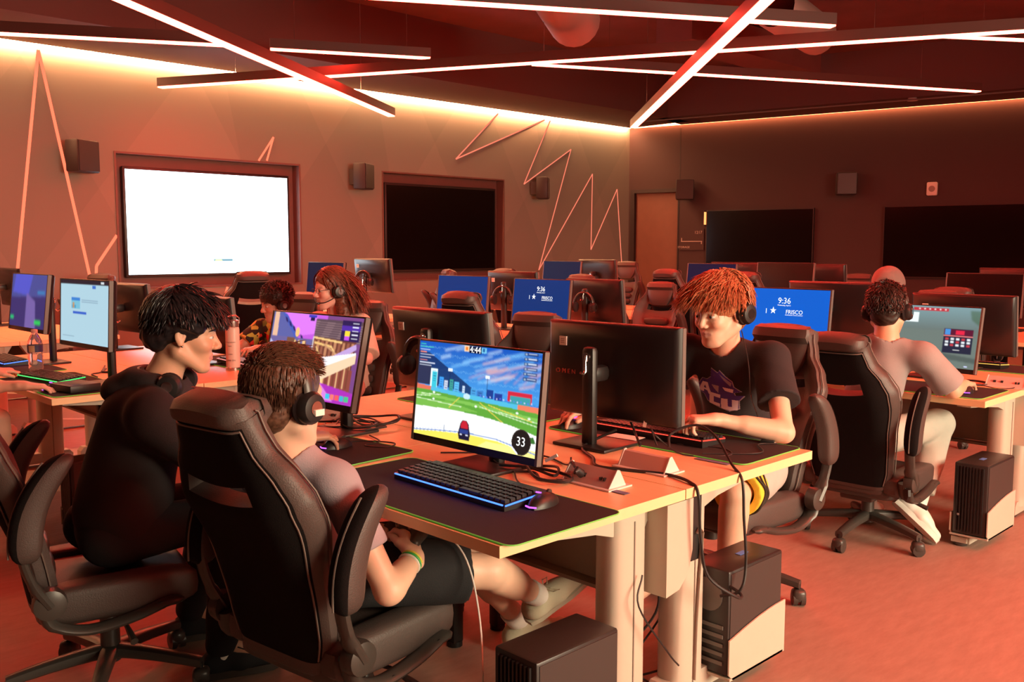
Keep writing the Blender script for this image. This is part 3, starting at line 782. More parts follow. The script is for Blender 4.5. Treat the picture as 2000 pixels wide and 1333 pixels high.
def block(x0, y0, label, pitch=1.05, n=2, xd=.755):
    for k in range(n):
        desk(x0, x0 + xd, y0 + k * pitch, y0 + (k + 1) * pitch, 'maple desk %s, camera side half' % label[k], 1, (k == 0, k == n - 1 and n > 1))
        desk(x0 + xd + .005, x0 + 2 * xd + .005, y0 + k * pitch, y0 + (k + 1) * pitch, 'maple desk %s, far side half' % label[k], -1, (k == 0, k == n - 1 and n > 1))
block(1.48, 1.57, ('at the front with the car game screen', 'at the front with the building game screen'))
block(1.45, 4.62, ('at left with the browser screen', 'at left with the purple screen'))
block(1.45, 7.70, ('at far left behind the purple screen', 'at far left nearest the wall'))
block(4.55, 1.53, ('at right with the shooting game screen', 'at right with the bright blue screen'))
block(4.55, 4.60, ('in the middle with the dim blue screen', 'in the middle with the plain blue screen'))
block(4.55, 7.60, ('behind the long haired person', 'near the white television'))
block(7.62, 1.55, ('of the far row at its right end', 'of the far row behind the grey hood'))
block(7.62, 4.65, ('of the far row behind the red hair', 'of the far row left of the red hair'))
block(7.62, 6.85, ('of the far row with the slate blue screen', 'of the far row before the black television'))

# power cabinets hung at the seam, with brackets
def cabinet(x, y, label):
    t = thing('cable_cabinet', label, 'cable box', (x, y, 0), 0)
    b = MB(); b.prism([(-.065, .70), (-.065, .42), (.0, .43), (.045, .47), (.065, .54), (.065, .70)], 0, .12, 'xz'); b.build('cover', 'beige_metal', t)
    b = MB(); b.box(.09, .03, .60, .05, .05, .20); b.tube([(.085, .0, .585), (.095, -.004, .60), (.11, -.004, .585), (.10, 0, .45), (.09, 0, .30), (.085, .0, .12)], .008, 6, 1, flat=.4)
    b.build('cable_channel', ['black_plastic', 'beige_metal'], t)
cabinet(2.235, 1.585, 'beige cable cabinet hanging under the seam of the near desk end')
cabinet(5.305, 1.545, 'beige cable cabinet under the desk end at the right edge')

# ------------------------------------------------------------------ computers and their holders
def pc(x, y, yaw, label, hlabel, back_cam=False, z=.07, L=.34, Wd=.155, H=.35, tagged=True, holder=True, side=-1):
    # front faces local +X
    t = thing('desktop_computer', label, 'computer', (x, y, z), yaw)
    b = MB(); b.rbox(0, 0, H / 2, L, Wd, H, .008, 0)
    b.box(0, side * (Wd / 2 + .001), H / 2, L - .02, .002, H - .02, 1); b.build('case', ['pc_black', 'pc_side'], t)
    b = MB()
    for k in range(9): b.box(L / 2 + .003, -Wd / 2 + .02 + k * (Wd - .04) / 8, H / 2, .010, .006, H - .03)
    b.build('front_louvres', 'black_plastic', t)
    b = MB(); b.lathe([(.055, 0), (.055, .004), (.045, .004)], 24, 1, T(-L / 2, 0, H - .09, ry=-math.pi / 2)); b.box(-L / 2 - .002, .04, H * .45, .004, .03, .14, 1)
    for k in range(5): b.box(-L / 2 - .003, -.02, .04 + k * .03, .004, .08, .012, 1)
    for k in range(4): b.box(-L / 2 - .004, .035, H * .42 + k * .03, .004, .014, .014, 0)
    b.build('rear_ports', ['black_plastic', 'grey_edge'], t)
    if tagged: b = MB(); b.box(.03, .0, H + .0008, .05, .022, .001, 0, T(0, 0, 0, rz=0)); b.build('blue_tape', 'blue_tape', t)
    b = MB(); text_into(b, 'o', .02, T(L / 2 + .010, -Wd / 2 + .03, H * .28) @ Matrix.Rotation(math.pi / 2, 4, 'Z') @ Matrix.Rotation(math.pi / 2, 4, 'X')); b.build('power_mark', 'white_plastic', t)
    if holder:
        h = thing('computer_holder', hlabel, 'computer holder', (x, y, 0), yaw)
        b = MB(); pl = [(-L / 2 - .01, z - .012), (L / 2 - .02, z - .012), (L / 2 + .005, z + .01), (L / 2 + .005, z + .125)] + [(L / 2 + .005 - (L + .015) * f, z + .125 + .048 * math.sin(f * math.pi / 2)) for f in (.15, .3, .5, .7, .85, 1)]
        if back_cam: pl = [(-a, c) for a, c in pl]
        b.prism(pl, side * (Wd / 2 + .005), side * (Wd / 2 + .010), 'xz'); b.build('side_plate', 'beige_metal', h)
        b = MB(); b.prism([(a, min(c, z + .10)) for a, c in pl], -side * (Wd / 2 + .005), -side * (Wd / 2 + .010), 'xz'); b.build('side_plate', 'beige_metal', h)
        b = MB(); b.box(0, 0, z - .008, L, Wd + .02, .008); b.box(0, -side * .03, .035, L * .8, .05, .045); b.build('tray', 'beige_metal', h)
mat('blue_tape', (.10, .28, .75), .6)
R = math.radians
# ------------------------------------------------------------------ screen pictures
def pic_blue(v=1.):
    p = Pic(64, 38, tuple(c * v for c in srgb(10, 95, 205))); return p
def pic_car():
    p = Pic(300, 170, srgb(30, 110, 200)); S = srgb
    for i in range(40):      # sky
        f = i / 40; c = np.array(S(20, 80, 180)) * (1 - f) + np.array(S(70, 150, 220)) * f
        p.rect(0, f * .5, 1, f * .5 + .02, c)
    rnd = np.random.RandomState(4)
    for k in range(26):      # cloud streaks
        x = rnd.rand() * .75 + .2; y = rnd.rand() * .34 + .02; l = rnd.rand() * .22 + .06
        col = S(235, 180, 160) if k % 3 == 0 and x > .5 else S(120, 190, 240) if k % 2 else S(190, 220, 245)
        p.line(x, y + .10 * l, x + l, y - l * .35, .012 + .02 * rnd.rand(), col, .5)
    for k in range(8): p.line(.45 + k * .07, .33, .62 + k * .05, .22, .014, S(240, 160, 130), .35)
    p.blur(10)
    for r in range(7):       # hexagon net
        for c in range(14):
            cx = c * .08 + (r % 2) * .04; cy = .02 + r * .075
            pts = [(cx + .044 * math.cos(a) * .62, cy + .05 * math.sin(a)) for a in [math.pi / 6 + math.pi / 3 * k for k in range(7)]]
            for a, b in zip(pts[:-1], pts[1:]): p.line(a[0], a[1], b[0], b[1], .0035, S(150, 215, 245), .42)
    # roof arm and towers on the left, floodlights
    p.poly([(0, .10), (.10, .12), (.48, .43), (.48, .50), (0, .40)], S(20, 40, 90), .9)
    p.poly([(0, .22), (.1, .22), (.2, .46), (0, .46)], S(45, 50, 80))
    for x, w, y, c in ((.12, .06, .28, (230, 250, 250)), (.135, .04, .31, (60, 190, 210)), (.20, .035, .36, (60, 150, 230)), (.245, .03, .39, (190, 200, 220)), (.29, .03, .37, (60, 150, 140)), (.33, .04, .39, (90, 180, 230)), (.40, .02, .42, (190, 210, 230)), (.47, .045, .43, (70, 150, 210)), (.52, .05, .44, (60, 120, 190)), (.60, .05, .42, (30, 60, 140)), (.66, .06, .44, (40, 60, 150))):
        p.rect(x, y, x + w, .52, S(*c))
        for q in range(4): p.rect(x + w * .2, y + .02 + q * .025, x + w * .8, y + .028 + q * .025, S(30, 60, 120), .7)
    for x, y in ((.27, .26), (.58, .28)): p.rect(x, y, x + .035, y + .03, S(240, 250, 255)); p.line(x + .018, y + .03, x + .018, .48, .006, S(20, 35, 70))
    p.rect(.76, .40, .94, .50, S(200, 40, 60)); p.rect(.78, .44, .93, .53, S(60, 150, 160))
    for k in range(16): p.disc(.55 + .026 * k, .49 + .004 * (k % 3), .008, S(200, 200, 240) if k % 2 else S(90, 110, 240))
    # wall band and pitch
    p.poly([(0, .46), (.15, .475), (.15, .515), (0, .51)], S(215, 110, 85)); p.poly([(.13, .475), (.5, .50), (.86, .52), (.86, .57), (.5, .545), (.13, .515)], S(80, 180, 215))
    p.poly([(.84, .515), (1, .52), (1, .575), (.84, .565)], S(225, 120, 90))
    p.poly([(0, .51), (.15, .515), (.5, .545), (.86, .565), (1, .575), (1, .80), (0, .80)], S(92, 158, 58))
    p.poly([(0, .545), (.5, .575), (1, .62), (1, .66), (.4, .60), (0, .575)], S(135, 195, 90), .7)
    p.poly([(0, .62), (.3, .60), (.55, .66), (.2, .70), (0, .70)], S(125, 185, 80), .7)
    for a in (((.0, .61), (.40, .635)), ((.05, .56), (.22, .545)), ((.0, .59), (.13, .57)), ((.55, .60), (1, .70)), ((.7, .62), (1, .665))): p.line(a[0][0], a[0][1], a[1][0], a[1][1], .008, S(220, 240, 200), .85)
    for a in (((.38, .545), (.30, .66)), ((.55, .56), (.74, .72)), ((.62, .57), (.95, .66))): p.line(a[0][0], a[0][1], a[1][0], a[1][1], .008, S(235, 200, 80), .9)
    p.disc(.44, .52, .05, S(190, 220, 235), ry=.03)
    for x, y in ((.16, .53), (.16, .60), (.52, .605), (.84, .60), (.93, .635)): p.disc(x, y, .016, S(235, 240, 235), ry=.01)
    # bright boards and yellow ground
    top = [(0, .695)] + [(f, .695 - .02 * math.sin(math.pi * f * .9) + .10 * f ** 3) for f in (.1, .2, .35, .5, .65, .8, .9, 1)]
    p.poly(top + [(1, 1), (0, 1)], (1, 1, .98))
    p.poly([(0, .965), (.2, .93), (.45, .90), (.7, .905), (.9, .95), (1, 1.0), (0, 1.0)], S(245, 220, 90)); p.poly([(.62, .93), (1, .93), (1, 1), (.55, 1)], S(245, 235, 140))
    for a in (((0, .955), (.2, .92)), ((.2, .92), (.45, .885)), ((.45, .885), (.7, .89)), ((.7, .89), (1, .96))): p.line(a[0][0], a[0][1], a[1][0], a[1][1], .014, S(125, 150, 200))
    p.line(.27, .85, .27, .92, .006, S(120, 140, 170)); p.line(0, .945, .27, .885, .003, S(150, 160, 180))
    # the car
    p.poly([(.405, .80), (.42, .765), (.455, .765), (.475, .80), (.49, .90), (.485, .965), (.40, .965), (.39, .90)], S(30, 25, 50))
    p.poly([(.412, .80), (.425, .772), (.452, .772), (.468, .81), (.47, .85), (.41, .85)], S(190, 35, 50)); p.rect(.405, .86, .475, .90, S(45, 60, 130)); p.rect(.408, .905, .425, .92, S(220, 220, 240)); p.rect(.455, .905, .472, .92, S(220, 220, 240))
    p.poly([(.90, .82), (.97, .80), (.99, .86), (.93, .87)], S(60, 110, 50))
    # score plates, lists, dial
    p.rect(.395, .005, .435, .065, S(235, 200, 160)); p.rect(.435, .005, .535, .075, S(20, 25, 50)); p.rect(.535, .01, .572, .065, S(110, 190, 225)); p.rect(.545, .02, .56, .055, S(30, 90, 150))
    p.rect(.405, .015, .425, .055, S(240, 120, 40))
    for k in range(6): p.rect(.865, .01 + k * .048, .965, .04 + k * .048, S(40, 50, 90), .75); p.rect(.895, .018 + k * .048, .955, .026 + k * .048, S(210, 220, 240), .9); p.rect(.87, .016 + k * .048, .885, .034 + k * .048, S(150, 170, 190))
    for k in range(9): p.rect(.015, .03 + k * .028, .06 + .10 * ((k * 37) % 10) / 10, .037 + k * .028, S(80, 230, 160) if k < 2 else S(210, 220, 240) if k % 3 else S(240, 140, 110), .9)
    p.blur(1)
    p.disc(.885, .87, .125, S(60, 50, 45)); p.disc(.885, .87, .115, S(35, 28, 26)); p.line(.82, .93, .86, .985, .018, S(220, 220, 235))
    return p
def pic_build():
    S = srgb; p = Pic(260, 150, S(120, 70, 130)); rnd = np.random.RandomState(8)
    p.rect(0, 0, .62, .35, S(190, 90, 215)); p.poly([(.05, 0), (.5, 0), (.55, .22), (.3, .28)], S(215, 120, 235))
    p.poly([(0, 0), (.13, 0), (.30, .30), (.27, .36), (0, .30)], S(90, 95, 160)); p.poly([(.02, .0), (.07, 0), (.08, .35), (.02, .35)], S(225, 180, 150)); p.poly([(.10, 0), (.16, .02), (.33, .28), (.30, .32)], S(70, 90, 180))
    for k in range(6): p.poly([(.14 + k * .05, .05 + k * .05), (.17 + k * .05, .07 + k * .05), (.19 + k * .05, .13 + k * .05), (.16 + k * .05, .11 + k * .05)], S(40, 35, 100))
    p.rect(.0, .30, .50, .60, S(105, 95, 150)); p.poly([(0, .33), (.13, .48), (.1, .6), (0, .6)], S(180, 180, 215)); p.poly([(.27, .40), (.42, .58), (.25, .6)], S(175, 170, 205))
    for x, w in ((.23, .025), (.28, .025), (.33, .02), (.38, .03)): p.rect(x, .33, x + w, .56, S(235, 190, 130)); p.rect(x + w, .33, x + w * 1.4, .56, S(130, 85, 70))
    p.rect(.20, .30, .29, .36, S(120, 80, 60)); p.rect(.40, .38, .47, .50, S(190, 80, 80)); p.disc(.31, .23, .04, S(250, 190, 120), ry=.06)
    p.poly([(.5, .05), (1, .05), (1, .30), (.5, .27)], S(90, 70, 80))
    for k in range(8): p.line(.5, .08 + k * .027, 1, .10 + k * .027, .010, S(150, 120, 125), .8)
    p.poly([(.5, .26), (.95, .28), (.93, .75), (.45, .62)], S(110, 60, 50))
    for k in range(10): x = .50 + k * .045; p.poly([(x, .30), (x + .025, .30), (x + .015, .70), (x - .012, .70)], S(190, 130, 95) if k % 2 else S(150, 90, 70))
    p.line(.50, .27, .80, .30, .022, S(245, 200, 130)); p.line(.50, .27, .49, .60, .022, S(200, 190, 195)); p.line(.52, .33, .70, .36, .025, S(235, 190, 120)); p.line(.70, .36, .83, .55, .02, S(240, 195, 130)); p.line(.54, .38, .70, .68, .02, S(225, 180, 115)); p.line(.62, .34, .78, .45, .018, S(200, 150, 110))
    for k in range(4): p.rect(.10 + k * .09, .60, .14 + k * .09, .80, S(230, 190, 170) if k % 2 else S(150, 150, 190))
    p.rect(.45, .60, .95, 1, S(140, 70, 60))
    for k in range(9): p.rect(.62 + k * .035, .55, .637 + k * .035, .82, S(215, 165, 120) if k % 2 else S(120, 65, 50))
    p.rect(.60, .60, .66, .84, S(250, 205, 140))
    p.poly([(.30, .72), (1, .86), (1, 1), (.30, 1)], S(170, 50, 180)); p.poly([(.50, .70), (.56, .70), (.80, .98), (.70, .98)], S(225, 150, 230), .7); p.blur(1)
    p.poly([(.55, .60), (.95, .30), (.96, .36), (.62, .66)], S(190, 160, 215)); p.poly([(.42, .70), (.60, .50), (.96, .40), (.96, .47), (.56, .78), (.45, .80)], S(245, 240, 245)); p.poly([(.55, .66), (.965, .42), (.965, .52), (.58, .80)], S(240, 205, 170))
    p.rect(.78, .04, .97, .28, S(45, 30, 80)); p.rect(.78, .10, .97, .16, S(80, 45, 160)); p.rect(.82, .16, .87, .22, S(240, 210, 60)); p.rect(.82, .22, .87, .27, S(190, 80, 220))
    for k in range(5): p.rect(.89, .065 + k * .043, .95, .075 + k * .043, S(230, 230, 245))
    p.rect(.41, .01, .50, .04, S(60, 60, 180)); p.rect(.435, .04, .48, .08, S(30, 25, 70))
    for k, c in enumerate(((60, 190, 220), (240, 120, 110), (235, 90, 90), (60, 180, 200), (70, 190, 130))): p.rect(.72 + k * .048, .90, .76 + k * .048, .96, S(*c))
    p.blur(1); return p
def pic_browser():
    S = srgb; p = Pic(160, 100, S(175, 210, 225)); p.rect(0, 0, 1, .075, S(45, 35, 45)); p.rect(.84, .02, .90, .05, S(220, 230, 235)); p.rect(.67, .085, .74, .13, S(60, 110, 200))
    p.rect(.24, .28, .42, .46, S(120, 190, 215)); p.rect(.24, .28, .42, .33, S(60, 130, 210)); p.rect(.25, .40, .33, .45, S(60, 160, 205)); p.rect(.26, .36, .30, .45, S(190, 150, 110)); p.rect(.27, .50, .55, .54, S(50, 95, 200))
    for k in range(2): p.rect(.45, .31 + k * .03, .78, .318 + k * .03, S(120, 150, 175))
    p.rect(.05, .90, .3, .915, S(130, 160, 180)); p.blur(1); return p
def pic_purple():
    S = srgb; p = Pic(120, 70, S(75, 80, 150)); rnd = np.random.RandomState(2)
    p.poly([(.1, 0), (.6, 0), (.5, .4), (.05, .35)], S(85, 90, 205)); p.poly([(0, .45), (1, .4), (1, 1), (0, 1)], S(60, 50, 110)); p.poly([(.45, .35), (.7, .5), (.75, 1), (.45, 1)], S(120, 100, 170))
    p.rect(.75, .30, .95, .36, S(60, 130, 190)); p.rect(.02, .80, .12, .86, S(30, 200, 120)); p.rect(.72, .84, .88, .92, S(40, 210, 90)); p.blur(6); return p
def pic_val():
    S = srgb; p = Pic(200, 120, S(105, 118, 112))
    for k in range(20): p.rect(0, .02 * k, 1, .02 * k + .02, np.array(S(120, 150, 155)) * (1 - k / 20) + np.array(S(100, 112, 108)) * (k / 20))
    p.poly([(0, 0), (.18, 0), (.12, .3), (.05, .6), (0, .75)], S(150, 215, 225)); p.poly([(.05, .3), (.15, .33), (.12, .6), (.02, .66)], S(80, 110, 60), .7); p.poly([(.9, .05), (1, .05), (1, .3), (.92, .2)], S(60, 90, 50), .6)
    p.poly([(.10, .62), (.30, .70), (.70, .98), (.30, 1), (.05, 1), (0, .7)], S(185, 140, 100)); p.poly([(.2, .60), (.6, .75), (1, .82), (1, .9), (.6, .85), (.3, .72)], S(80, 92, 88)); p.poly([(.0, .85), (.3, .98), (.3, 1), (0, 1)], S(120, 90, 60)); p.blur(6)
    p.disc(.06, .62, .12, S(60, 200, 210)); p.disc(.06, .62, .085, S(150, 250, 250)); p.disc(.06, .62, .045, S(40, 190, 200))
    p.rect(.22, .12, .42, .28, S(225, 235, 235)); p.disc(.28, .05, .05, S(220, 225, 225), ry=.03); p.rect(.36, .03, .70, .08, S(185, 50, 60))
    for k in range(6): p.disc(.42 + k * .05, .055, .014, S(240, 210, 210))
    p.rect(.68, .36, .95, .76, S(35, 40, 60)); p.rect(.68, .37, .95, .46, S(90, 25, 50)); p.rect(.69, .37, .74, .46, S(70, 140, 210)); p.rect(.79, .38, .87, .45, S(220, 40, 70)); p.rect(.68, .465, .95, .48, S(225, 120, 120))
    for r in range(3):
        for c in range(5): p.rect(.70 + c * .05, .51 + r * .05, .73 + c * .05, .54 + r * .05, S(220, 225, 230) if (r + c) % 3 else S(190, 60, 70))
    p.rect(.78, .70, .84, .71, S(230, 230, 230)); p.rect(.90, .95, .93, .965, S(210, 215, 255)); p.line(.25, .93, .45, .97, .008, S(225, 235, 200)); p.blur(1); return p

mat('off_screen', (.010, .005, .005), .28, spec=.5)
BT = (('9:36', .5, .22, .050, 0), ('Wednesday, April 2', .5, .30, .011, 0), ('FRISCO', .62, .42, .034, 0), ('INDEPENDENT SCHOOL DISTRICT', .62, .475, .0075, 0), ('\u2605', .38, .41, .05, 0), ('I', .30, .42, .042, 0))
# ------------------------------------------------------------------ monitors, block under the near desks
monitor(1.95, 2.19, R(181), 1.150, 'monitor showing a bright car football game on a green pitch', pic_car(), 1.15, tilt=6.2, W=.59, H=.348, dx=.06, texts=(('4:44', .485, .04, .030, 0), ('33', .885, .87, .040, 0)))
monitor(1.86, 3.01, R(183), 1.213, 'tilted monitor showing a purple and wooden building game', pic_build(), 1.1, tilt=12.5, W=.59, H=.348, dx=.12)
monitor(2.64, 2.17, R(2), 1.183, 'dark monitor seen from behind, facing the red haired player, with white sticker', None, tilt=0., dx=.11, sticker=True, logo=True)
monitor(2.50, 2.98, R(1), 1.205, 'dark monitor seen from behind, between the building game and the black one with lettering', None, tilt=6., dx=.06, sticker=True)
monitor(1.72, 4.93, R(183), 1.299, 'monitor with a pale blue browser page at left', pic_browser(), .95, tilt=3., dx=.09)
monitor(1.81, 6.12, R(182), 1.303, 'monitor with a dim purple picture at far left', pic_purple(), .9, tilt=7., dx=.09)
monitor(2.68, 9.42, R(1), 1.275, 'monitor back at the very left edge, lit pale blue by the television', None, dx=.10)
monitor(2.66, 6.64, R(4), 1.212, 'monitor back lit pale blue, right of the browser monitor', None, dx=.10)
monitor(2.66, 5.42, R(2), 1.165, 'small part of a monitor back behind the black haired head', None, dx=.10)
# middle row
monitor(5.12, 2.05, R(172), 1.150, 'monitor with a grey green shooting game, at the right', pic_val(), 1.1, tilt=9., dx=.10)
monitor(4.97, 2.82, R(178), 1.222, 'bright blue login monitor right of the red haired player', pic_blue(1.0), 1.0, texts=BT, dx=.10)
monitor(4.95, 4.81, R(179), 1.23, 'dim blue login monitor in the middle of the room with time and school name', pic_blue(.28), 1.0, texts=BT, dx=.10)
monitor(4.95, 5.70, R(182), 1.237, 'plain blue monitor partly behind a chair, left of the one with the school name', pic_blue(.30), 1.0, dx=.10)
monitor(5.77, 2.08, R(-2), 1.187, 'monitor back behind the shooting game, orange sticker at its corner', None, dx=.10, sticker=True)
monitor(5.71, 2.87, R(4), 1.242, 'monitor back with sticker above the bright blue login screen', None, dx=.10, sticker=True)
monitor(5.75, 4.94, R(0), 1.21, 'monitor back with hanging headset right of the dim blue login screen', None, dx=.10, sticker=False)
monitor(5.75, 5.89, R(2), 1.256, 'monitor back with hanging headset left of the dim blue login screen', None, dx=.10, sticker=True)
monitor(4.95, 7.72, R(182), 1.324, 'dark blue monitor behind the long red hair', pic_blue(.05), 1.0, dx=.10)
monitor(5.75, 7.99, R(2), 1.352, 'tall raised monitor back before the black television', None, dx=.10, sticker=True)
# far row
monitor(8.0, 7.43, R(180), 1.309, 'dim slate blue monitor in the far row left of centre', pic_blue(.06), 1.0, dx=.10)
monitor(8.8, 7.53, R(0), 1.32, 'dark monitor back in the far row beside the slate blue one', None, dx=.10)
monitor(8.01, 5.37, R(178), 1.305, 'dim slate blue monitor in the far row above the red hair', pic_blue(.05), 1.0, dx=.10)
monitor(8.8, 5.56, R(0), 1.309, 'dark red lit monitor back in the far row right of the slate blue one', None, dx=.10)
monitor(8.0, 4.54, R(180), 1.322, 'switched off monitor facing the camera in the far row', None, off='off_screen', dx=.10)
monitor(8.8, 4.60, R(0), 1.30, 'monitor back half hidden behind the switched off monitor', None, dx=.10)
monitor(8.0, 2.75, R(180), 1.255, 'switched off monitor in the far row right of the grey hood', None, off='off_screen', dx=.10)
monitor(8.8, 2.75, R(0), 1.285, 'monitor back at the right edge of the far row', None, dx=.10)

def headset(loc, rz, label, ry=0., boom=False, group='headsets hanging behind monitors'):
    t = thing('headset', label, 'headset', loc, rz, group)
    headset_mesh(t, T(ry=ry), boom)
    return t
headset((2.345, 2.97, .99), R(0), 'black headset hanging behind the monitor left of the car game screen')
headset((5.59, 5.89, 1.02), R(25), 'headset hanging behind the monitor left of the dim blue login screen')
headset((5.59, 4.94, 1.00), R(15), 'headset hanging behind the monitor right of the dim blue login screen')
headset((5.59, 7.99, 1.12), R(30), 'headset hanging behind the raised monitor before the black television')

# ------------------------------------------------------------------ chairs
proto = chair_proto()
CH = [
 (1.47, 2.235, 8, -.092, 'black gaming chair seen from behind in which the short haired boy sits'),
 (1.106, 3.06, -12, .015, 'black gaming chair at left under the person in the black hoodie'),
 (3.31, 2.11, 176, -.01, 'gaming chair under the red haired player in the dark wildcat shirt'),
 (4.44, 2.02, 1, -.03, 'gaming chair seen from behind under the player in the grey shirt'),
 (3.30, 3.52, 191, -.07, 'empty gaming chair with big headrest between the two near monitor backs'),
 (4.43, 4.72, 9, .0, 'empty gaming chair seen from behind before the plain blue monitor'),
 (3.33, 5.05, 205, -.07, 'gaming chair just right of the long haired person'),
 (3.42, 6.05, 200, -.05, 'gaming chair behind the person with the afro'),
 (4.1, 7.75, 75, .09, 'dark gaming chair standing before the lower right of the white television'),
 (6.55, 8.35, 150, .05, 'pale lit gaming chair turned sideways before the black television'),
 (6.72, 5.25, 187, -.03, 'gaming chair facing the camera in the aisle right of the hanging headset'),
 (9.15, 7.60, 190, .12, 'gaming chair facing the camera farthest back near the door'),
 (7.64, 5.35, 0, .09, 'dark gaming chair back before the door side of the far row'),
 (7.60, 7.64, 10, .06, 'gaming chair top under the lower right corner of the black television'),
 (6.80, 6.33, 187, .02, 'gaming chair top left of the dim monitor in the centre of the far aisle'),
 (7.64, 4.50, 0, .08, 'dark gaming chair back just behind the red hair'),
 (7.72, 2.77, 5, -.01, 'gaming chair top behind the monitor of the shooting game'),
 (6.82, 2.75, 187, -.03, 'gaming chair of the person with the grey hood'),
 (9.72, 4.75, 187, .0, 'gaming chair top beside the far monitor back at right'),
 (3.25, 9.60, 205, .03, 'gaming chair top at far left below the thick light line'),
]
for i, (x, y, az, dz, lab) in enumerate(CH):
    dz += .075 if i > 3 else .035 if i == 2 else 0
    c = proto if i == 0 else copy_tree(proto)
    c.location = (x, y, 0); c.rotation_euler = (0, 0, R(az)); c.scale = (.97, .97, .97); c['label'] = lab; c['group'] = 'black gaming chairs'
    for k in kids(c):
        if k.name.split('.')[0] not in ('base_leg', 'gas_lift') : k.location.z += dz

# ------------------------------------------------------------------ mats, keyboards, mice, boxes
desk_mat(1.70, 2.00, R(0), 'black desk mat with a green edge under the blue keyboard, overhanging the near desk corner', W=.92, D=.42)
desk_mat(1.74, 2.96, R(4), 'black desk mat under the hand of the person in the hoodie', W=.90, D=.42)
desk_mat(2.81, 2.06, R(0), 'black desk mat under the forearm of the red haired player', W=.90, D=.38)
desk_mat(2.82, 3.05, R(0), 'black desk mat under the dark monitor behind the car game screen')
desk_mat(1.67, 5.10, R(0), 'black desk mat by the clear water bottle', W=.90)
desk_mat(1.68, 6.12, R(0), 'black desk mat in front of the purple monitor')
desk_mat(2.80, 5.30, R(0), 'black desk mat before the person with the afro')
desk_mat(4.78, 1.99, R(0), 'black desk mat at the right under the hand of the player in grey', W=.86)
desk_mat(4.76, 2.95, R(0), 'black desk mat before the bright blue login monitor')
desk_mat(4.76, 4.95, R(0), 'black desk mat before the dim blue login monitor')
desk_mat(5.88, 2.05, R(0), 'black desk mat on the far side of the right desks')
keyboard(1.765, 2.01, R(-1), 'black keyboard glowing blue round its edges on the near mat', 'glow_blue', W=.50, D=.165, under='glow_dim_violet')
keyboard(2.80, 2.10, R(181), 'black keyboard glowing red behind the monitor with lettering', 'glow_red', W=.50, D=.15, under='glow_dim_red')
keyboard(1.66, 5.28, R(8), 'keyboard glowing green by the clear water bottle', 'glow_green', under='glow_dim_violet')
keyboard(1.72, 6.30, R(0), 'keyboard glowing blue at the left edge', 'glow_blue', under='glow_dim_violet')
keyboard(2.72, 5.15, R(176), 'keyboard glowing pink under the hand of the person with the afro', 'glow_rose', under='glow_dim_red')
keyboard(5.87, 2.10, R(180), 'keyboard glowing amber at the right beyond the shooting game', 'glow_amber', under='glow_dim_red')
keyboard(4.76, 4.70, R(0), 'keyboard glowing green in front of the dim blue login monitor', 'glow_green', under='glow_dim_violet')
mouse(1.80, 1.735, R(8), 'black mouse with a violet light on the near mat')
mouse(2.68, 2.43, R(170), 'black mouse under the right hand of the red haired player')
mouse(1.81, 2.765, R(0), 'black mouse under the hand of the person in the hoodie')
mouse(1.55, 4.87, R(-30), 'mouse with violet light under the hand at the left edge')
mouse(4.74, 1.68, R(15), 'black mouse under the hand of the player in grey')
hub(2.10, 1.81, R(0), 'open pink grey power box with a plugged in black plug, near desk end')
hub(2.36, 1.805, R(180), 'closed pink grey power box beside the foot of the dark monitor', plug=False)
hub(2.10, 3.28, R(20), 'power box among the tangled cables behind the building game screen')
hub(5.12, 1.62, R(0), 'pale power box on the right desk beside the shooting game', plug=False)
mat('tape_blue', (.16, .14, .26), .7)
for (x, y, lab) in ((2.07, 1.72, 'strip of blue tape on the near desk by the power box'), (2.60, 1.72, 'strip of blue tape behind the closed power box')):
    b = MB(); b.box(x, y, .7415, .025, .13, .001); tag(b.build('tape_strip', 'tape_blue'), lab, 'tape')
for (x, y, a, lab) in ((1.93, 2.30, .3, 'white paper slip under the foot of the car game monitor'), (2.66, 2.14, .1, 'white label on the foot of the monitor with lettering')):
    b = MB(); b.box(0, 0, .0, .07, .13, .0008, 0, T(x, y, .7535 if x > 2.5 else .7412, rz=a)); tag(b.build('paper_slip', 'paper'), lab, 'paper')

# computers
pc(1.745, 1.625, R(180), 'black desktop computer under the near desk corner with louvred front', 'beige computer holder under the near desk corner', side=1, tagged=False, L=.32)
pc(2.66, 1.655, R(0), 'dark desktop computer with visible rear ports and blue tape on top', 'beige computer holder with curved top around the computer with rear ports', side=-1, L=.33, back_cam=True)
pc(4.80, 1.60, R(180), 'black desktop computer hanging at the right desk with blue tape on top', 'beige computer holder on the right desk leg', side=1, L=.36)
pc(1.70, 4.72, R(180), 'black desktop computer in the dark under the left desk', 'beige computer holder under the left desk', side=1, tagged=False)
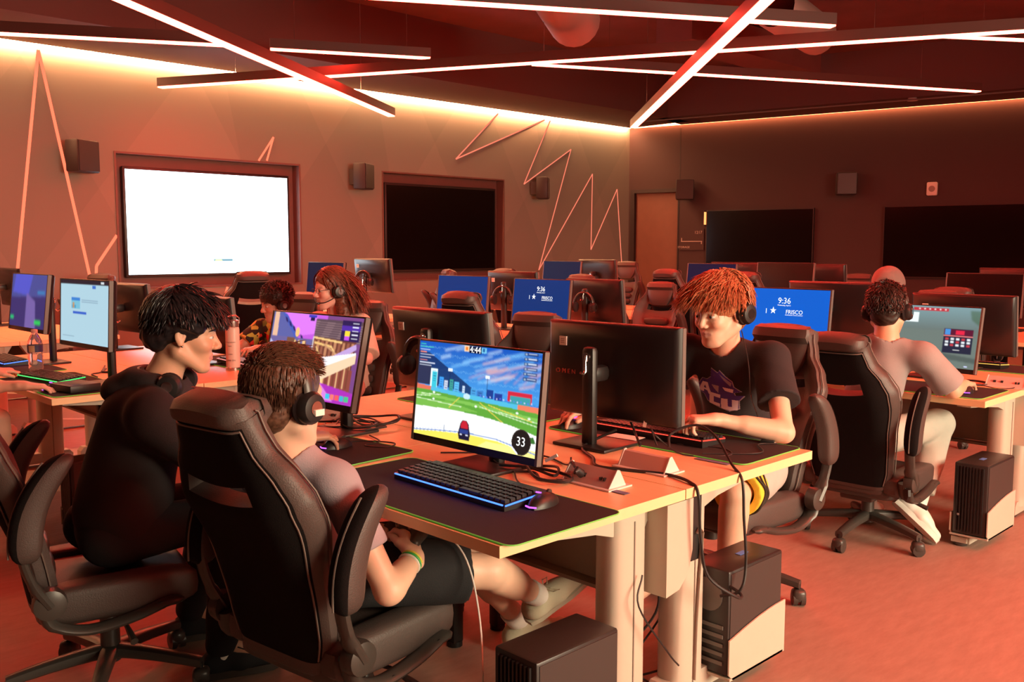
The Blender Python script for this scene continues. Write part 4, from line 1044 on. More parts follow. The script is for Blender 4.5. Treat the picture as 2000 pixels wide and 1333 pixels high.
# ------------------------------------------------------------------ people: implicit bodies meshed into continuous surfaces
def nv(v): return np.array(v, float)
def unit(v): v = nv(v); return v / (np.linalg.norm(v) + 1e-12)
class Field:
    def __init__(s): s.p = []
    def cap(s, a, b, ra, rb=None, k=.02, flat=None, sub=False, cut=None, M=None):
        s.p.append(('c', nv(a), nv(b), ra, ra if rb is None else rb, k, flat, sub, cut, M)); return s
    def ell(s, c, r, k=.02, sub=False, cut=None, M=None, rot=None):
        s.p.append(('e', nv(c), nv(r), None, None, k, rot, sub, cut, M)); return s
    def _lohi(s, q):
        if q[0] == 'c':
            m = max(q[3], q[4]) * 1.05 + q[5]; lo = np.minimum(q[1], q[2]) - m; hi = np.maximum(q[1], q[2]) + m
            if q[6] is not None and q[6][1] > 1: e = max(q[3], q[4]) * (q[6][1] - 1); lo = lo - e; hi = hi + e
        else:
            m = (max(q[2]) if q[6] is not None else q[2]) + q[5]; lo = q[1] - m; hi = q[1] + m
        if q[9] is not None:
            cs = [np.array(q[9] @ Vector((x, y, z))) for x in (lo[0], hi[0]) for y in (lo[1], hi[1]) for z in (lo[2], hi[2])]
            lo = np.min(cs, 0); hi = np.max(cs, 0)
        return lo, hi
    def bounds(s):
        B = [s._lohi(q) for q in s.p if not q[7]]
        return np.min([b[0] for b in B], 0), np.max([b[1] for b in B], 0)
    def mesh(s, h, lo=None, hi=None, noise=None):
        l, u = s.bounds(); lo = l if lo is None else np.maximum(l, nv(lo)); hi = u if hi is None else np.minimum(u, nv(hi))
        lo = lo - 2 * h; hi = hi + 2 * h
        n = np.ceil((hi - lo) / h).astype(int) + 1
        ax = [lo[i] + h * np.arange(n[i]) for i in range(3)]
        F = np.full(tuple(n), .05)
        for q in s.p:
            a, b = s._lohi(q); mg = .012
            i0 = np.clip(((a - mg - lo) / h).astype(int), 0, n); i1 = np.clip(((b + mg - lo) / h).astype(int) + 2, 0, n)
            if np.any(i1 - i0 < 1): continue
            sl = tuple(slice(i0[k], i1[k]) for k in range(3))
            X = ax[0][sl[0]][:, None, None]; Y = ax[1][sl[1]][None, :, None]; Z = ax[2][sl[2]][None, None, :]
            if q[9] is not None:
                I = np.array(q[9].inverted()); sc = np.linalg.norm(np.array(q[9])[:3, 0])
                X, Y, Z = (I[0, 0] * X + I[0, 1] * Y + I[0, 2] * Z + I[0, 3], I[1, 0] * X + I[1, 1] * Y + I[1, 2] * Z + I[1, 3], I[2, 0] * X + I[2, 1] * Y + I[2, 2] * Z + I[2, 3])
            else: sc = 1.
            if q[0] == 'c':
                A, Bp = q[1], q[2]; d = Bp - A; L2 = d @ d + 1e-12
                t = np.clip(((X - A[0]) * d[0] + (Y - A[1]) * d[1] + (Z - A[2]) * d[2]) / L2, 0, 1)
                qx, qy, qz = X - A[0] - t * d[0], Y - A[1] - t * d[1], Z - A[2] - t * d[2]
                if q[6] is not None:
                    nn, f = unit(q[6][0]), q[6][1]; dp = (qx * nn[0] + qy * nn[1] + qz * nn[2]) * (1 / f - 1)
                    qx, qy, qz = qx + dp * nn[0], qy + dp * nn[1], qz + dp * nn[2]
                    D = (np.sqrt(qx * qx + qy * qy + qz * qz) - (q[3] + (q[4] - q[3]) * t)) * min(1, f)
                else: D = np.sqrt(qx * qx + qy * qy + qz * qz) - (q[3] + (q[4] - q[3]) * t)
            else:
                c, r = q[1], q[2]; x, y, z = X - c[0], Y - c[1], Z - c[2]
                if q[6] is not None:
                    Rm = np.array(q[6])
                    x, y, z = (Rm[0, 0] * x + Rm[1, 0] * y + Rm[2, 0] * z, Rm[0, 1] * x + Rm[1, 1] * y + Rm[2, 1] * z, Rm[0, 2] * x + Rm[1, 2] * y + Rm[2, 2] * z)
                k0 = np.sqrt((x / r[0]) ** 2 + (y / r[1]) ** 2 + (z / r[2]) ** 2); k1 = np.sqrt((x / r[0] ** 2) ** 2 + (y / r[1] ** 2) ** 2 + (z / r[2] ** 2) ** 2) + 1e-9
                D = k0 * (k0 - 1) / k1
            D = D * sc
            if q[8] is not None:
                for (pt, nm) in q[8]:
                    nm = unit(nm); XX = ax[0][sl[0]][:, None, None]; YY = ax[1][sl[1]][None, :, None]; ZZ = ax[2][sl[2]][None, None, :]
                    D = np.maximum(D, (XX - pt[0]) * nm[0] + (YY - pt[1]) * nm[1] + (ZZ - pt[2]) * nm[2])
            k = q[5]; G = F[sl]
            if q[7]:
                D = -D; hh = np.clip(.5 - .5 * (D - G) / k * -1, 0, 1); hh = np.clip(.5 + .5 * (D - G) / k, 0, 1)
                F[sl] = G * (1 - hh) + D * hh + k * hh * (1 - hh)
            else:
                hh = np.clip(.5 + .5 * (G - D) / k, 0, 1); F[sl] = G * (1 - hh) + D * hh - k * hh * (1 - hh)
        if noise is not None:
            X = ax[0][:, None, None]; Y = ax[1][None, :, None]; Z = ax[2][None, None, :]; F += noise(X, Y, Z)
        F[0] = F[-1] = .05; F[:, 0] = F[:, -1] = .05; F[:, :, 0] = F[:, :, -1] = .05
        return surface_nets(F, lo, h)
def surface_nets(F, lo, h):
    I = F < 0; nx, ny, nz = F.shape
    cnt = np.zeros((nx - 1, ny - 1, nz - 1), np.int8)
    for a in (0, 1):
        for b in (0, 1):
            for c in (0, 1): cnt += I[a:nx - 1 + a, b:ny - 1 + b, c:nz - 1 + c]
    act = (cnt > 0) & (cnt < 8); idx = np.full(act.shape, -1, np.int64); cx, cy, cz = np.nonzero(act); idx[cx, cy, cz] = np.arange(len(cx))
    P = np.zeros((len(cx), 3)); W = np.zeros(len(cx))
    for axis in range(3):
        for a in (0, 1):
            for b in (0, 1):
                o0 = [0, 0, 0]; oth = [k for k in range(3) if k != axis]; o0[oth[0]] = a; o0[oth[1]] = b; o1 = list(o0); o1[axis] = 1
                f0 = F[cx + o0[0], cy + o0[1], cz + o0[2]]; f1 = F[cx + o1[0], cy + o1[1], cz + o1[2]]
                m = (f0 < 0) != (f1 < 0); t = np.where(m, f0 / np.where(m, f0 - f1, 1), 0)
                for k in range(3): P[:, k] += np.where(m, o0[k] + (t if k == axis else 0), 0)
                W += m
    P = (P / W[:, None] + np.stack([cx, cy, cz], 1)) * h + lo
    quads = []
    for axis in range(3):
        u, v = [(1, 2), (2, 0), (0, 1)][axis]
        s0 = [slice(1, -1)] * 3; s0[axis] = slice(0, -1); s1 = list(s0); s1[axis] = slice(1, None)
        A, B = I[tuple(s0)], I[tuple(s1)]; e = np.nonzero(A != B); base = [e[0] + 1, e[1] + 1, e[2] + 1]; base[axis] = e[axis]
        flip = A[e]
        def cell(du, dv):
            c = list(base); c[u] = c[u] - du; c[v] = c[v] - dv; return idx[c[0], c[1], c[2]]
        q = np.stack([cell(1, 1), cell(0, 1), cell(0, 0), cell(1, 0)], 1)
        q[~flip] = q[~flip][:, ::-1]; quads.append(q)
    Q = np.concatenate(quads); Q = Q[(Q >= 0).all(1)]
    return P, Q
def relax(P, Q, n=1, w=.5):
    for _ in range(n):
        S = np.zeros_like(P); C = np.zeros(len(P))
        for a in range(4):
            b = (a + 1) % 4; np.add.at(S, Q[:, a], P[Q[:, b]]); np.add.at(S, Q[:, b], P[Q[:, a]]); np.add.at(C, Q[:, a], 1); np.add.at(C, Q[:, b], 1)
        P = P * (1 - w) + w * S / np.maximum(C, 1)[:, None]
    return P
def np_mesh(name, parts, mats, parent, color=None):
    off = 0; VS = []; QS = []; MI = []
    for P, Q, mi in parts: VS.append(P); QS.append(Q + off); MI.append(np.full(len(Q), mi)); off += len(P)
    V = np.concatenate(VS); Q = np.concatenate(QS); MI = np.concatenate(MI)
    me = bpy.data.meshes.new(name); me.vertices.add(len(V)); me.vertices.foreach_set('co', V.astype(np.float32).ravel())
    me.loops.add(Q.size); me.polygons.add(len(Q)); me.loops.foreach_set('vertex_index', Q.ravel().astype(np.int32))
    me.polygons.foreach_set('loop_start', (np.arange(len(Q)) * 4).astype(np.int32)); me.polygons.foreach_set('material_index', MI.astype(np.int32))
    me.polygons.foreach_set('use_smooth', np.ones(len(Q), bool)); me.update(calc_edges=True)
    if color is not None:
        at = me.color_attributes.new('Col', 'FLOAT_COLOR', 'POINT'); at.data.foreach_set('color', color(V).astype(np.float32).ravel())
    for m in mats: me.materials.append(MATS[m] if isinstance(m, str) else m)
    o = bpy.data.objects.new(name, me); COL.objects.link(o); o.parent = parent
    if parent is not None: o.matrix_parent_inverse = parent.matrix_basis.inverted()
    return o
def folds(seed, amp, fr=22.):
    r = np.random.RandomState(seed); K = r.normal(size=(5, 3)); K /= np.linalg.norm(K, axis=1)[:, None]; K *= (fr * (.5 + r.rand(5)))[:, None]; ph = r.rand(5) * 6.28
    def f(X, Y, Z):
        s = 0
        for k, p in zip(K, ph): s = s + np.abs(np.sin(k[0] * X + k[1] * Y + k[2] * Z + p + 1.2 * np.sin(.45 * (k[2] * X + k[0] * Y - k[1] * Z)))) ** 1.5
        return (s / 5 - .5) * amp
    return f
def skin_mat(name, rough=.48):
    m = bpy.data.materials.new(name); m.use_nodes = True; nt = m.node_tree; b = nt.nodes['Principled BSDF']
    a = nt.nodes.new('ShaderNodeAttribute'); a.attribute_name = 'Col'; nt.links.new(a.outputs['Color'], b.inputs['Base Color'])
    b.inputs['Roughness'].default_value = rough; b.inputs['Subsurface Weight'].default_value = .08; b.inputs['Subsurface Radius'].default_value = (.010, .004, .002)
    MATS[name] = m; return m
skin_mat('skin')
mat('eye_white', (.75, .72, .70), .25); mat('iris', (.05, .06, .08), .2)

def head_frame(pos, yaw, pitch=0, roll=0, s=1.):
    return Matrix.Translation(pos) @ Matrix.Rotation(yaw, 4, 'Z') @ Matrix.Rotation(pitch, 4, 'Y') @ Matrix.Rotation(roll, 4, 'X') @ Matrix.Scale(s, 4)
def add_head(F, M, nose=1., jaw=1., neck=None, ears=True):
    e = lambda c, r, k=.015, **kw: F.ell(c, r, k, M=M, **kw); c_ = lambda a, b, ra, rb, k=.012, **kw: F.cap(a, b, ra, rb, k, M=M, **kw)
    e((-.016, 0, .036), (.098, .077, .086)); e((.030, 0, -.012), (.062, .060, .085), .02)
    for sg in (-1, 1):
        c_((-.012, sg * .054, -.056), (.060, sg * .024, -.102), .024 * jaw, .019, .022)
        e((.060, sg * .036, -.028), (.028, .024, .024), .02)
        c_((.076, sg * .012, .022), (.066, sg * .042, .022), .011, .009, .014)
    e((.072, 0, -.106), (.022, .026, .018), .018); e((.060, 0, -.068), (.032, .038, .034), .02)
    for sg in (-1, 1): e((.096, sg * .032, .002), (.018, .017, .012), .010, sub=True)
    for sg in (-1, 1): e((.074, sg * .032, .001), (.0128, .0135, .0125), .002)
    for sg in (-1, 1):
        c_((.0845, sg * .024, .010), (.078, sg * .043, .007), .0032, .0030, .003); c_((.084, sg * .024, -.008), (.077, sg * .042, -.007), .0028, .0026, .003)
    c_((.084, 0, .012), (.108 * (1 + .01 * (nose - 1)), 0, -.024), .0085, .0115 * nose, .012); e((.107, 0, -.028), (.0115, .0115, .0095), .008)
    for sg in (-1, 1): e((.099, sg * .013, -.033), (.011, .0075, .0075), .005)
    for sg in (-1, 1):
        c_((.0920, 0, -.0585), (.083, sg * .022, -.063), .0056, .0032, .005); c_((.0912, 0, -.0705), (.082, sg * .021, -.065), .0064, .0032, .005)
    c_((.1015, -.02, -.0640), (.1015, .02, -.0640), .0048, .0055, .002, sub=True)
    if ears:
        for sg in (-1, 1):
            Me = M @ T(-.010, sg * .079, -.004, rz=-sg * .32, rx=sg * .08)
            F.ell((0, 0, .004), (.019, .0065, .032), .004, M=Me); F.ell((.003, sg * .009, .006), (.011, .007, .019), .003, sub=True, M=Me); F.ell((.004, 0, -.026), (.010, .006, .010), .006, M=Me)
            F.cap((-.015, sg * .004, .022), (.008, sg * .004, .032), .0035, .0035, .003, M=Me)
def add_hand(F, W, d, n, side, curl=(20, 30, 20), spread=1., thumb=1., s=1., fan=None):
    # W wrist, d towards the fingers, n out of the back of the hand, side +1 = right hand (thumb on the left)
    d = unit(d); n = unit(nv(n) - d * (nv(n) @ d)); y = np.cross(n, d)    # left of the hand
    M = Matrix(((d[0], y[0], n[0], W[0]), (d[1], y[1], n[1], W[1]), (d[2], y[2], n[2], W[2]), (0, 0, 0, 1))) @ Matrix.Scale(s, 4)
    F.cap((-.02, 0, 0), (.012, 0, 0), .026, .027, .012, M=M, flat=((0, 0, 1), .72))
    F.cap((.018, -.017, 0), (.078, -.024, .002), .019, .017, .015, M=M, flat=((0, 0, 1), .78)); F.cap((.018, .014, 0), (.082, .024, .002), .021, .018, .015, M=M, flat=((0, 0, 1), .78)); F.cap((.02, 0, 0), (.086, 0, .003), .018, .017, .012, M=M, flat=((0, 0, 1), .8))
    Ls = ((.036, .024, .019), (.040, .027, .020), (.037, .025, .020), (.029, .020, .018)); ys = (.030, .0105, -.0095, -.028)
    for k in range(4):
        p = nv((.086 - .004 * abs(k - 1) ** 1.5, side * ys[k], .002)); az = side * (.10 - .075 * k) * spread; pit = 0; r = .0092 if k < 3 else .0080
        for j in range(3):
            pit += math.radians(curl[j] * (1 + .10 * (k - 1.2)))
            q = p + Ls[k][j] * nv((math.cos(pit) * math.cos(az), math.sin(az) * (math.cos(pit)), -math.sin(pit)))
            F.cap(p, q, r, r * .93, .004, M=M); F.ell(tuple(p), (r * 1.08,) * 3, .003, M=M); p = q; r *= .92
    a, b, c, e = (.018, side * .024, -.004), (.048, side * (.046 * thumb), -.014), (.072, side * (.054 * thumb), -.020), (.094, side * (.050 * thumb), -.028)
    F.cap(a, b, .0160, .0125, .010, M=M); F.cap(b, c, .0118, .0105, .005, M=M); F.cap(c, e, .0105, .0085, .004, M=M)
    return M
def limb(F, a, b, ra, rb, bulge=.12, k=.02):
    a, b = nv(a), nv(b); F.cap(a, b, ra, rb, k); m = a * .68 + b * .32
    F.cap(a * .85 + b * .15, a * .45 + b * .55, ra * (1 + bulge * .5), (ra + rb) / 2 * (1 + bulge * .7), k)

def hair_mesh(name, M, parent, matname, n, length, comb, region, lift=.010, seed=1, width=.006, curl=.0, drop=.3, base=None, rr=(.098, .080, .090), cen=(-.016, 0, .036), segs=6, shell=None):
    rnd = np.random.RandomState(seed); cen = nv(cen); rr = nv(rr); Mi = np.array(M)
    mb = MB(); made = 0; it = 0
    while made < n and it < n * 30:
        it += 1
        v = rnd.normal(size=3); v /= np.linalg.norm(v)
        if not region(v, rnd): continue
        made += 1
        p = cen + v * rr * (1.0 + .02 * rnd.rand()); L = length(v, rnd); step = L / segs
        d = unit(nv(comb(v, rnd)) + rnd.normal(size=3) * .12); pts = [p]; lf = lift * (.6 + .8 * rnd.rand()); ph = rnd.rand() * 6.28
        for k in range(segs):
            d = unit(d + nv((0, 0, -drop / segs * 2)) + rnd.normal(size=3) * curl + (nv((math.cos(ph + k * 1.1), math.sin(ph + k * 1.1), 0)) * curl))
            p = p + d * step
            u = (p - cen) / rr; r = np.linalg.norm(u); need = 1 + lf * min(1, (k + 1) / 2.) / .09
            if r < need:
                u = u / r * need; p = cen + u * rr
            pts.append(p)
        P = [(Mi[:3, :3] @ q + Mi[:3, 3]) for q in pts]; w = width * (.7 + .6 * rnd.rand())
        mb.tube([tuple(q) for q in P], [w * f for f in np.interp(np.linspace(0, 1, segs + 1), [0, .3, .8, 1], [.7, 1, .6, .08])], 5, 0, flat=.55, caps=False)
    if shell is not None:
        P, Q = shell; mb.add([tuple(x) for x in P], [tuple(q) for q in Q], 0, True)
    o = mb.build(name, matname, parent)
    if parent is not None: o.matrix_parent_inverse = parent.matrix_basis.inverted()
    return o
def hair_mat(name, c, c2=None, rough=.42):
    m = bpy.data.materials.new(name); m.use_nodes = True; nt = m.node_tree; b = nt.nodes['Principled BSDF']
    tc = nt.nodes.new('ShaderNodeTexCoord'); n = nt.nodes.new('ShaderNodeTexNoise'); n.inputs['Scale'].default_value = 90; n.inputs['Detail'].default_value = 4
    cr = nt.nodes.new('ShaderNodeValToRGB'); cr.color_ramp.elements[0].position = .35; cr.color_ramp.elements[1].position = .65
    cr.color_ramp.elements[0].color = (*c, 1); cr.color_ramp.elements[1].color = (*(c2 or [x * 1.7 for x in c]), 1)
    nt.links.new(tc.outputs['Object'], n.inputs['Vector']); nt.links.new(n.outputs['Fac'], cr.inputs[0]); nt.links.new(cr.outputs[0], b.inputs['Base Color'])
    b.inputs['Roughness'].default_value = rough; MATS[name] = m
hair_mat('hair_red', (.30, .085, .035), (.58, .22, .10)); hair_mat('hair_brown', (.055, .022, .012), (.13, .06, .035)); hair_mat('hair_black', (.008, .006, .007), (.020, .015, .017), .38); hair_mat('hair_dark', (.016, .009, .007), (.035, .02, .015)); hair_mat('hair_auburn', (.11, .030, .018), (.24, .075, .04)); hair_mat('hair_fade', (.14, .075, .045), (.22, .13, .08), .7)
def cloth(name, c, noise=.08, rough=.9, bscale=260., bump=.25): return mat(name, c, rough, noise=noise, nscale=18, bump=bump, bscale=bscale)
cloth('tee_black', (.022, .017, .019)); cloth('tee_grey', (.30, .27, .27)); cloth('tee_cream', (.66, .56, .46)); cloth('hoodie_black', (.020, .014, .015), bscale=400.); cloth('shorts_black', (.012, .012, .014)); cloth('shorts_grey', (.50, .47, .44)); cloth('jeans', (.46, .46, .40)); cloth('tee_heather', (.36, .32, .36)); cloth('shorts_yellow', (.85, .60, .05)); cloth('hood_grey', (.24, .18, .16)); cloth('sock', (.85, .83, .76)); cloth('shoe_canvas', (.62, .58, .42)); mat('shoe_sole', (.55, .50, .38), .6); mat('shoe_white', (.80, .77, .70), .45); mat('shirt_dark', (.03, .025, .02), .8)

def person(label, hd, nb, sh, el, wr, hands, pelvis, hips, knees, ankles, toes, skin, yaw, rs=1., group=None, hres=.0034, fine=True, arm=(.043, .036, .024), legs_skin=True, mouth=(.55, .22, .18), face=True, torso=.78, bodyh=.009, jaw=1., thigh=.080):
    root = thing('person', label, 'person', (pelvis[0], pelvis[1], 0), 0, group)
    M = head_frame(*hd); fw = nv((math.cos(yaw), math.sin(yaw), 0))
    parts = []
    F = Field(); add_head(F, M, jaw=jaw); hp = M @ Vector((-.022, 0, -.050)); F.cap(tuple(hp), nb, .052 * hd[4], .057, .028); uc0 = (nv(sh[0]) + nv(sh[1])) / 2; F.cap(nb, nv(nb) * .3 + uc0 * .7 - nv((0, 0, .02)), .055, .060, .02)
    P, Q = F.mesh(hres); P = relax(P, Q, 1, .3); parts.append((P, Q, 0))
    for i in (0, 1):
        if sh[i] is None: continue
        F = Field(); F.cap(sh[i], el[i], arm[0], arm[1], .02); limb(F, el[i], wr[i], arm[1], arm[2], .10)
        if hands[i]:
            d, n_, curl, kw = hands[i]; add_hand(F, wr[i], d, n_, 1 if i == 0 else -1, curl, **kw)
        P, Q = F.mesh(hres if fine else .006); parts.append((relax(P, Q, 1, .3), Q, 0))
    F = Field(); uc = (nv(sh[0] if sh[0] is not None else nb) + nv(sh[1] if sh[1] is not None else nb)) / 2
    F.cap(uc * .8 + nv(pelvis) * .2, pelvis, .105 * torso, .115 * torso, .03, flat=(fw, .72))
    if sh[0] is not None and sh[1] is not None: F.cap(sh[0], sh[1], .045, .045, .04)
    for i in (0, 1):
        if hips[i] is None: continue
        limb(F, hips[i], knees[i], thigh, .052, .1, .03); limb(F, knees[i], ankles[i], .052, .034, .16, .02)
        if toes[i] is not None: F.cap(ankles[i], toes[i], .032, .025, .02)
    P, Q = F.mesh(bodyh); parts.append((relax(P, Q, 1, .4), Q, 0))
    Mi = np.array(M.inverted())
    def col(V):
        L = V @ Mi[:3, :3].T + Mi[:3, 3]; C = np.ones((len(V), 4)); C[:, :3] = skin
        def mix(w, c): C[:, :3] = C[:, :3] * (1 - w[:, None]) + nv(c) * w[:, None]
        g = lambda c, r: np.exp(-(((L - nv(c)) / nv(r)) ** 2).sum(1))
        mix(.35 * (g((.085, .045, -.03), (.03, .025, .022)) + g((.085, -.045, -.03), (.03, .025, .022)) + g((.115, 0, -.03), (.02, .02, .014))), (skin[0], skin[1] * .55, skin[2] * .5))
        lip = ((np.abs(L[:, 1]) < .024) & (L[:, 0] > .083) & (np.abs(L[:, 2] + .064 + .10 * np.abs(L[:, 1])) < .0115 - .26 * np.abs(L[:, 1]))).astype(float); mix(.75 * lip, mouth)
        return C
    body = np_mesh('body', parts, ['skin'], root, col)
    if face:
        for sg in (-1, 1):
            b = MB(); b.super((.0765, sg * .032, .001), (.0125, .0130, .0080), 1., 16, 0, M); b.lathe([(.0055, 0), (.003, .0012)], 14, 1, M @ T(.0890, sg * .0315, .001, ry=math.pi / 2, rz=sg * .06))
            o = b.build('eye', ['eye_white', 'iris'], root); o.matrix_parent_inverse = root.matrix_basis.inverted()
    return root, M
def brows(root, M, m, z=.026):
    for sg in (-1, 1):
        b = MB(); b.tube([M @ Vector(p) for p in ((.0915, sg * .014, z - .004), (.0905, sg * .026, z + .001), (.083, sg * .040, z - .001), (.073, sg * .050, z - .006))], [.0022, .0032, .0028, .001], 6)
        o = b.build('eyebrow', m, root); o.matrix_parent_inverse = root.matrix_basis.inverted()
def garment(root, name, F, h, m, seed=1, amp=.004, fr=22., sm=1):
    P, Q = F.mesh(h, noise=folds(seed, amp, fr) if amp else None); o = np_mesh(name, [(relax(P, Q, sm, .4), Q, 0)], [m], root); return o
def top_field(nb, sh, el, pelvis, yaw, sleeve=.62, r=.118, grow=.016, arm=(.043, .036), hem=0, wr=None, belly=1.0):
    F = Field(); fw = nv((math.cos(yaw), math.sin(yaw), 0)); uc = (nv(sh[0]) + nv(sh[1])) / 2; pelvis = nv(pelvis)
    ax = unit(uc - pelvis); cut = [(pelvis + ax * hem, -ax)]
    F.cap(uc - ax * .085, pelvis + ax * .01, r, r * 1.04 * belly, .05, flat=(fw, .74), cut=cut); 
    F.cap(nv(sh[0]) + ax * -.012, nv(sh[1]) + ax * -.012, .055, .055, .05); F.cap(nv(sh[0]) * .75 + nv(nb) * .25, nb - ax * .02, .048, .060, .04); F.cap(nv(sh[1]) * .75 + nv(nb) * .25, nb - ax * .02, .048, .060, .04)
    F.cap(uc - ax * .07, uc - ax * .14, .10, .10, .05, flat=(fw, .95))
    for i in (0, 1):
        s_, e_ = nv(sh[i]), nv(el[i]); d = unit(e_ - s_); L = np.linalg.norm(e_ - s_)
        if wr is None:
            c = [(s_ + d * L * sleeve, d)]; F.cap(s_, s_ + d * (L * sleeve + .03), arm[0] + grow, arm[1] + grow * 1.7, .03, cut=c)
        else:
            F.cap(s_, e_, arm[0] + grow, arm[1] + grow, .03); w = nv(wr[i]); dd = unit(w - e_); F.cap(e_, w, arm[1] + grow, .030 + grow * .5, .02, cut=[(w - dd * .005, dd)])
    # neck opening
    F.cap(nb - ax * .0, nv(nb) + ax * .16, .062, .060, .008, sub=True)
    return F
def shoe(root, ankle, heel_dir_toe, up, s=1., m='shoe_canvas', laces=True, sock=.08, leg=None):
    d = unit(heel_dir_toe); u = unit(nv(up) - d * (nv(up) @ d)); y = np.cross(u, d); A = nv(ankle)
    M = Matrix(((d[0], y[0], u[0], A[0]), (d[1], y[1], u[1], A[1]), (d[2], y[2], u[2], A[2]), (0, 0, 0, 1))) @ Matrix.Scale(s, 4)
    F = Field(); F.cap((-.035, 0, -.055), (.06, 0, -.060), .038, .040, .02, M=M); F.cap((.06, 0, -.06), (.155, .004, -.070), .040, .032, .02, M=M, flat=((0, 0, 1), .75)); F.cap((-.015, 0, -.05), (-.005, 0, -.005), .040, .038, .02, M=M)
    F.cap((.03, 0, -.035), (.10, 0, -.052), .030, .026, .02, M=M)
    c = tuple(M @ Vector((0, 0, -.012)))
    for q in range(len(F.p)): p = list(F.p[q]); p[8] = [(tuple(M @ Vector((0, 0, -.010))), tuple((M.to_3x3() @ Vector((-.25, 0, 1))))), (tuple(M @ Vector((0, 0, -.082))), tuple(-(M.to_3x3() @ Vector((0, 0, 1)))))]; F.p[q] = tuple(p)
    P, Q = F.mesh(.0045); up_ = np_mesh('shoe', [(relax(P, Q, 1, .4), Q, 0)], [m], root)
    b = MB(); pts = [(-.078, .0), (-.070, .030), (-.03, .040), (.05, .044), (.12, .046), (.17, .036), (.192, .010), (.188, -.015), (.165, -.034), (.10, -.040), (.03, -.038), (-.03, -.038), (-.068, -.030)]
    P2 = [(a, c) for a, c in pts]; b.prism(P2, -.100, -.076, 'xy', 0, M, True); o = b.build('shoe_sole', {'shoe_white': 'shoe_white', 'shorts_black': 'chair_plastic'}.get(m, 'shoe_sole'), root); o.matrix_parent_inverse = root.matrix_basis.inverted()
    if laces:
        b = MB()
        for k in range(5):
            x = .035 + k * .016; z = -.006 - k * .0075; b.tube([M @ Vector(q) for q in ((x, -.026, z - .014), (x + .006, 0, z + .001), (x, .026, z - .014))], .0028, 6); b.tube([M @ Vector(q) for q in ((x + .012, -.026, z - .018), (x + .004, 0, z), (x - .004, .026, z - .010))], .0022, 6)
        b.tube([M @ Vector(q) for q in ((.03, 0, .0), (.045, .03, .004), (.065, .035, -.008), (.05, .01, -.002))], .0024, 6); b.tube([M @ Vector(q) for q in ((.03, 0, .0), (.05, -.03, .0), (.072, -.03, -.012), (.05, -.01, -.002))], .0024, 6)
        o = b.build('laces', m, root); o.matrix_parent_inverse = root.matrix_basis.inverted()
    if sock and leg is not None:
        L = unit(nv(leg) - A); F = Field(); F.cap(A - L * .03, A + L * sock, .038 * s, .041 * s, .01, cut=[(A + L * sock * .96, L)]); P, Q = F.mesh(.004, noise=folds(3, .002, 60)); np_mesh('sock', [(P, Q, 0)], ['sock'], root)
    return M
def worn_headset(M, label, spread=.088, r=.112, boom=False, sticker=False, tilt=0., back=-.01, mirror=False):
    Mh = M @ T(back, 0, .006, ry=tilt) @ (T(rz=math.pi) if mirror else Matrix.Identity(4))
    t = thing('headset', label, 'headset', tuple(Mh.translation)); t.matrix_basis = Mh
    headset_mesh(t, Matrix.Identity(4), boom, spread, r)
    if sticker:
        b = MB(); b.box(.006, -spread - .0275, -.030, .030, .004, .015); b.build('white_sticker', 'paper', t)
    return t
# ================================================================== the boy with the controller
def V3(*a): return nv(a)
hd = ((1.245, 2.135, 1.058), R(14), R(5), R(0), 1.06)
sk = (.80, .50, .36)
nbp = (1.255, 2.155, .915); sh = ((1.335, 2.045, .835), (1.27, 2.37, .845)); el = ((1.412, 1.925, .552), (1.42, 2.42, .57)); wr = ((1.548, 1.985, .598), (1.56, 2.22, .605))
pv = (1.42, 2.24, .54)
root, M = person('boy in grey tee and black shorts seen from behind, holding a game controller', hd, nbp, sh, el, wr,
    [((.28, .62, .28), (.55, -.35, .75), (35, 55, 40), dict(thumb=.9, s=.95)), ((.15, -.85, .25), (.6, .2, .75), (35, 55, 40), dict(thumb=.9, s=.95))],
    pv, ((1.48, 2.14, .53), (1.46, 2.33, .53)), ((1.83, 1.99, .485), (1.88, 2.19, .50)), ((2.17, 2.120, .285), (2.25, 2.29, .125)), (None, None), sk, R(10), mouth=(.6, .3, .25))
F = top_field(nbp, sh, el, pv, R(10), sleeve=.62, r=.118, grow=.012, hem=-.02, arm=(.042, .036))
garment(root, 'tee_shirt', F, .006, 'tee_heather', 5, .007, 30)
F = Field(); F.cap(V3(1.41, 2.24, .60), V3(1.42, 2.24, .52), .125, .13, .03, flat=((1, .1, 0), .8))
for hp, kn in (((1.48, 2.14, .53), (1.83, 1.99, .485)), ((1.46, 2.33, .53), (1.88, 2.19, .50))):
    a, b_ = nv(hp), nv(kn); d = unit(b_ - a); e = a + (b_ - a) * .80; F.cap(a, b_, .098, .092, .03, cut=[(e, d)])
garment(root, 'shorts', F, .007, 'shorts_black', 9, .008, 24)
Ms = shoe(root, (2.17, 2.120, .285), (.70, -.34, .48), (-.62, -.25, .70), 1.0, leg=(1.83, 1.99, .485))
shoe(root, (2.25, 2.29, .120), (.80, -.45, .20), (-.25, 0, 1), .98, leg=(1.88, 2.19, .50))
def fade_region(v, r): return v[2] > -.62 - .2 * (v[0] < -.3) + .75 * (v[0] > -.25) and not (v[0] > .62 and v[2] < .50) and not (v[0] > .1 and v[2] < .22)
Fh = Field(); Fh.ell((-.020, 0, .044), (.104, .083, .094), .02, M=M)
Fh.ell((-.055, 0, -.030), (.052, .060, .055), .03, M=M); Fh.ell((.125, 0, -.06), (.115, .12, .110), .01, sub=True, M=M)
for sg in (-1, 1): Fh.ell((.01, sg * .09, -.035), (.040, .03, .042), .008, sub=True, M=M)
sP, sQ = Fh.mesh(.004, noise=folds(4, .003, 160))
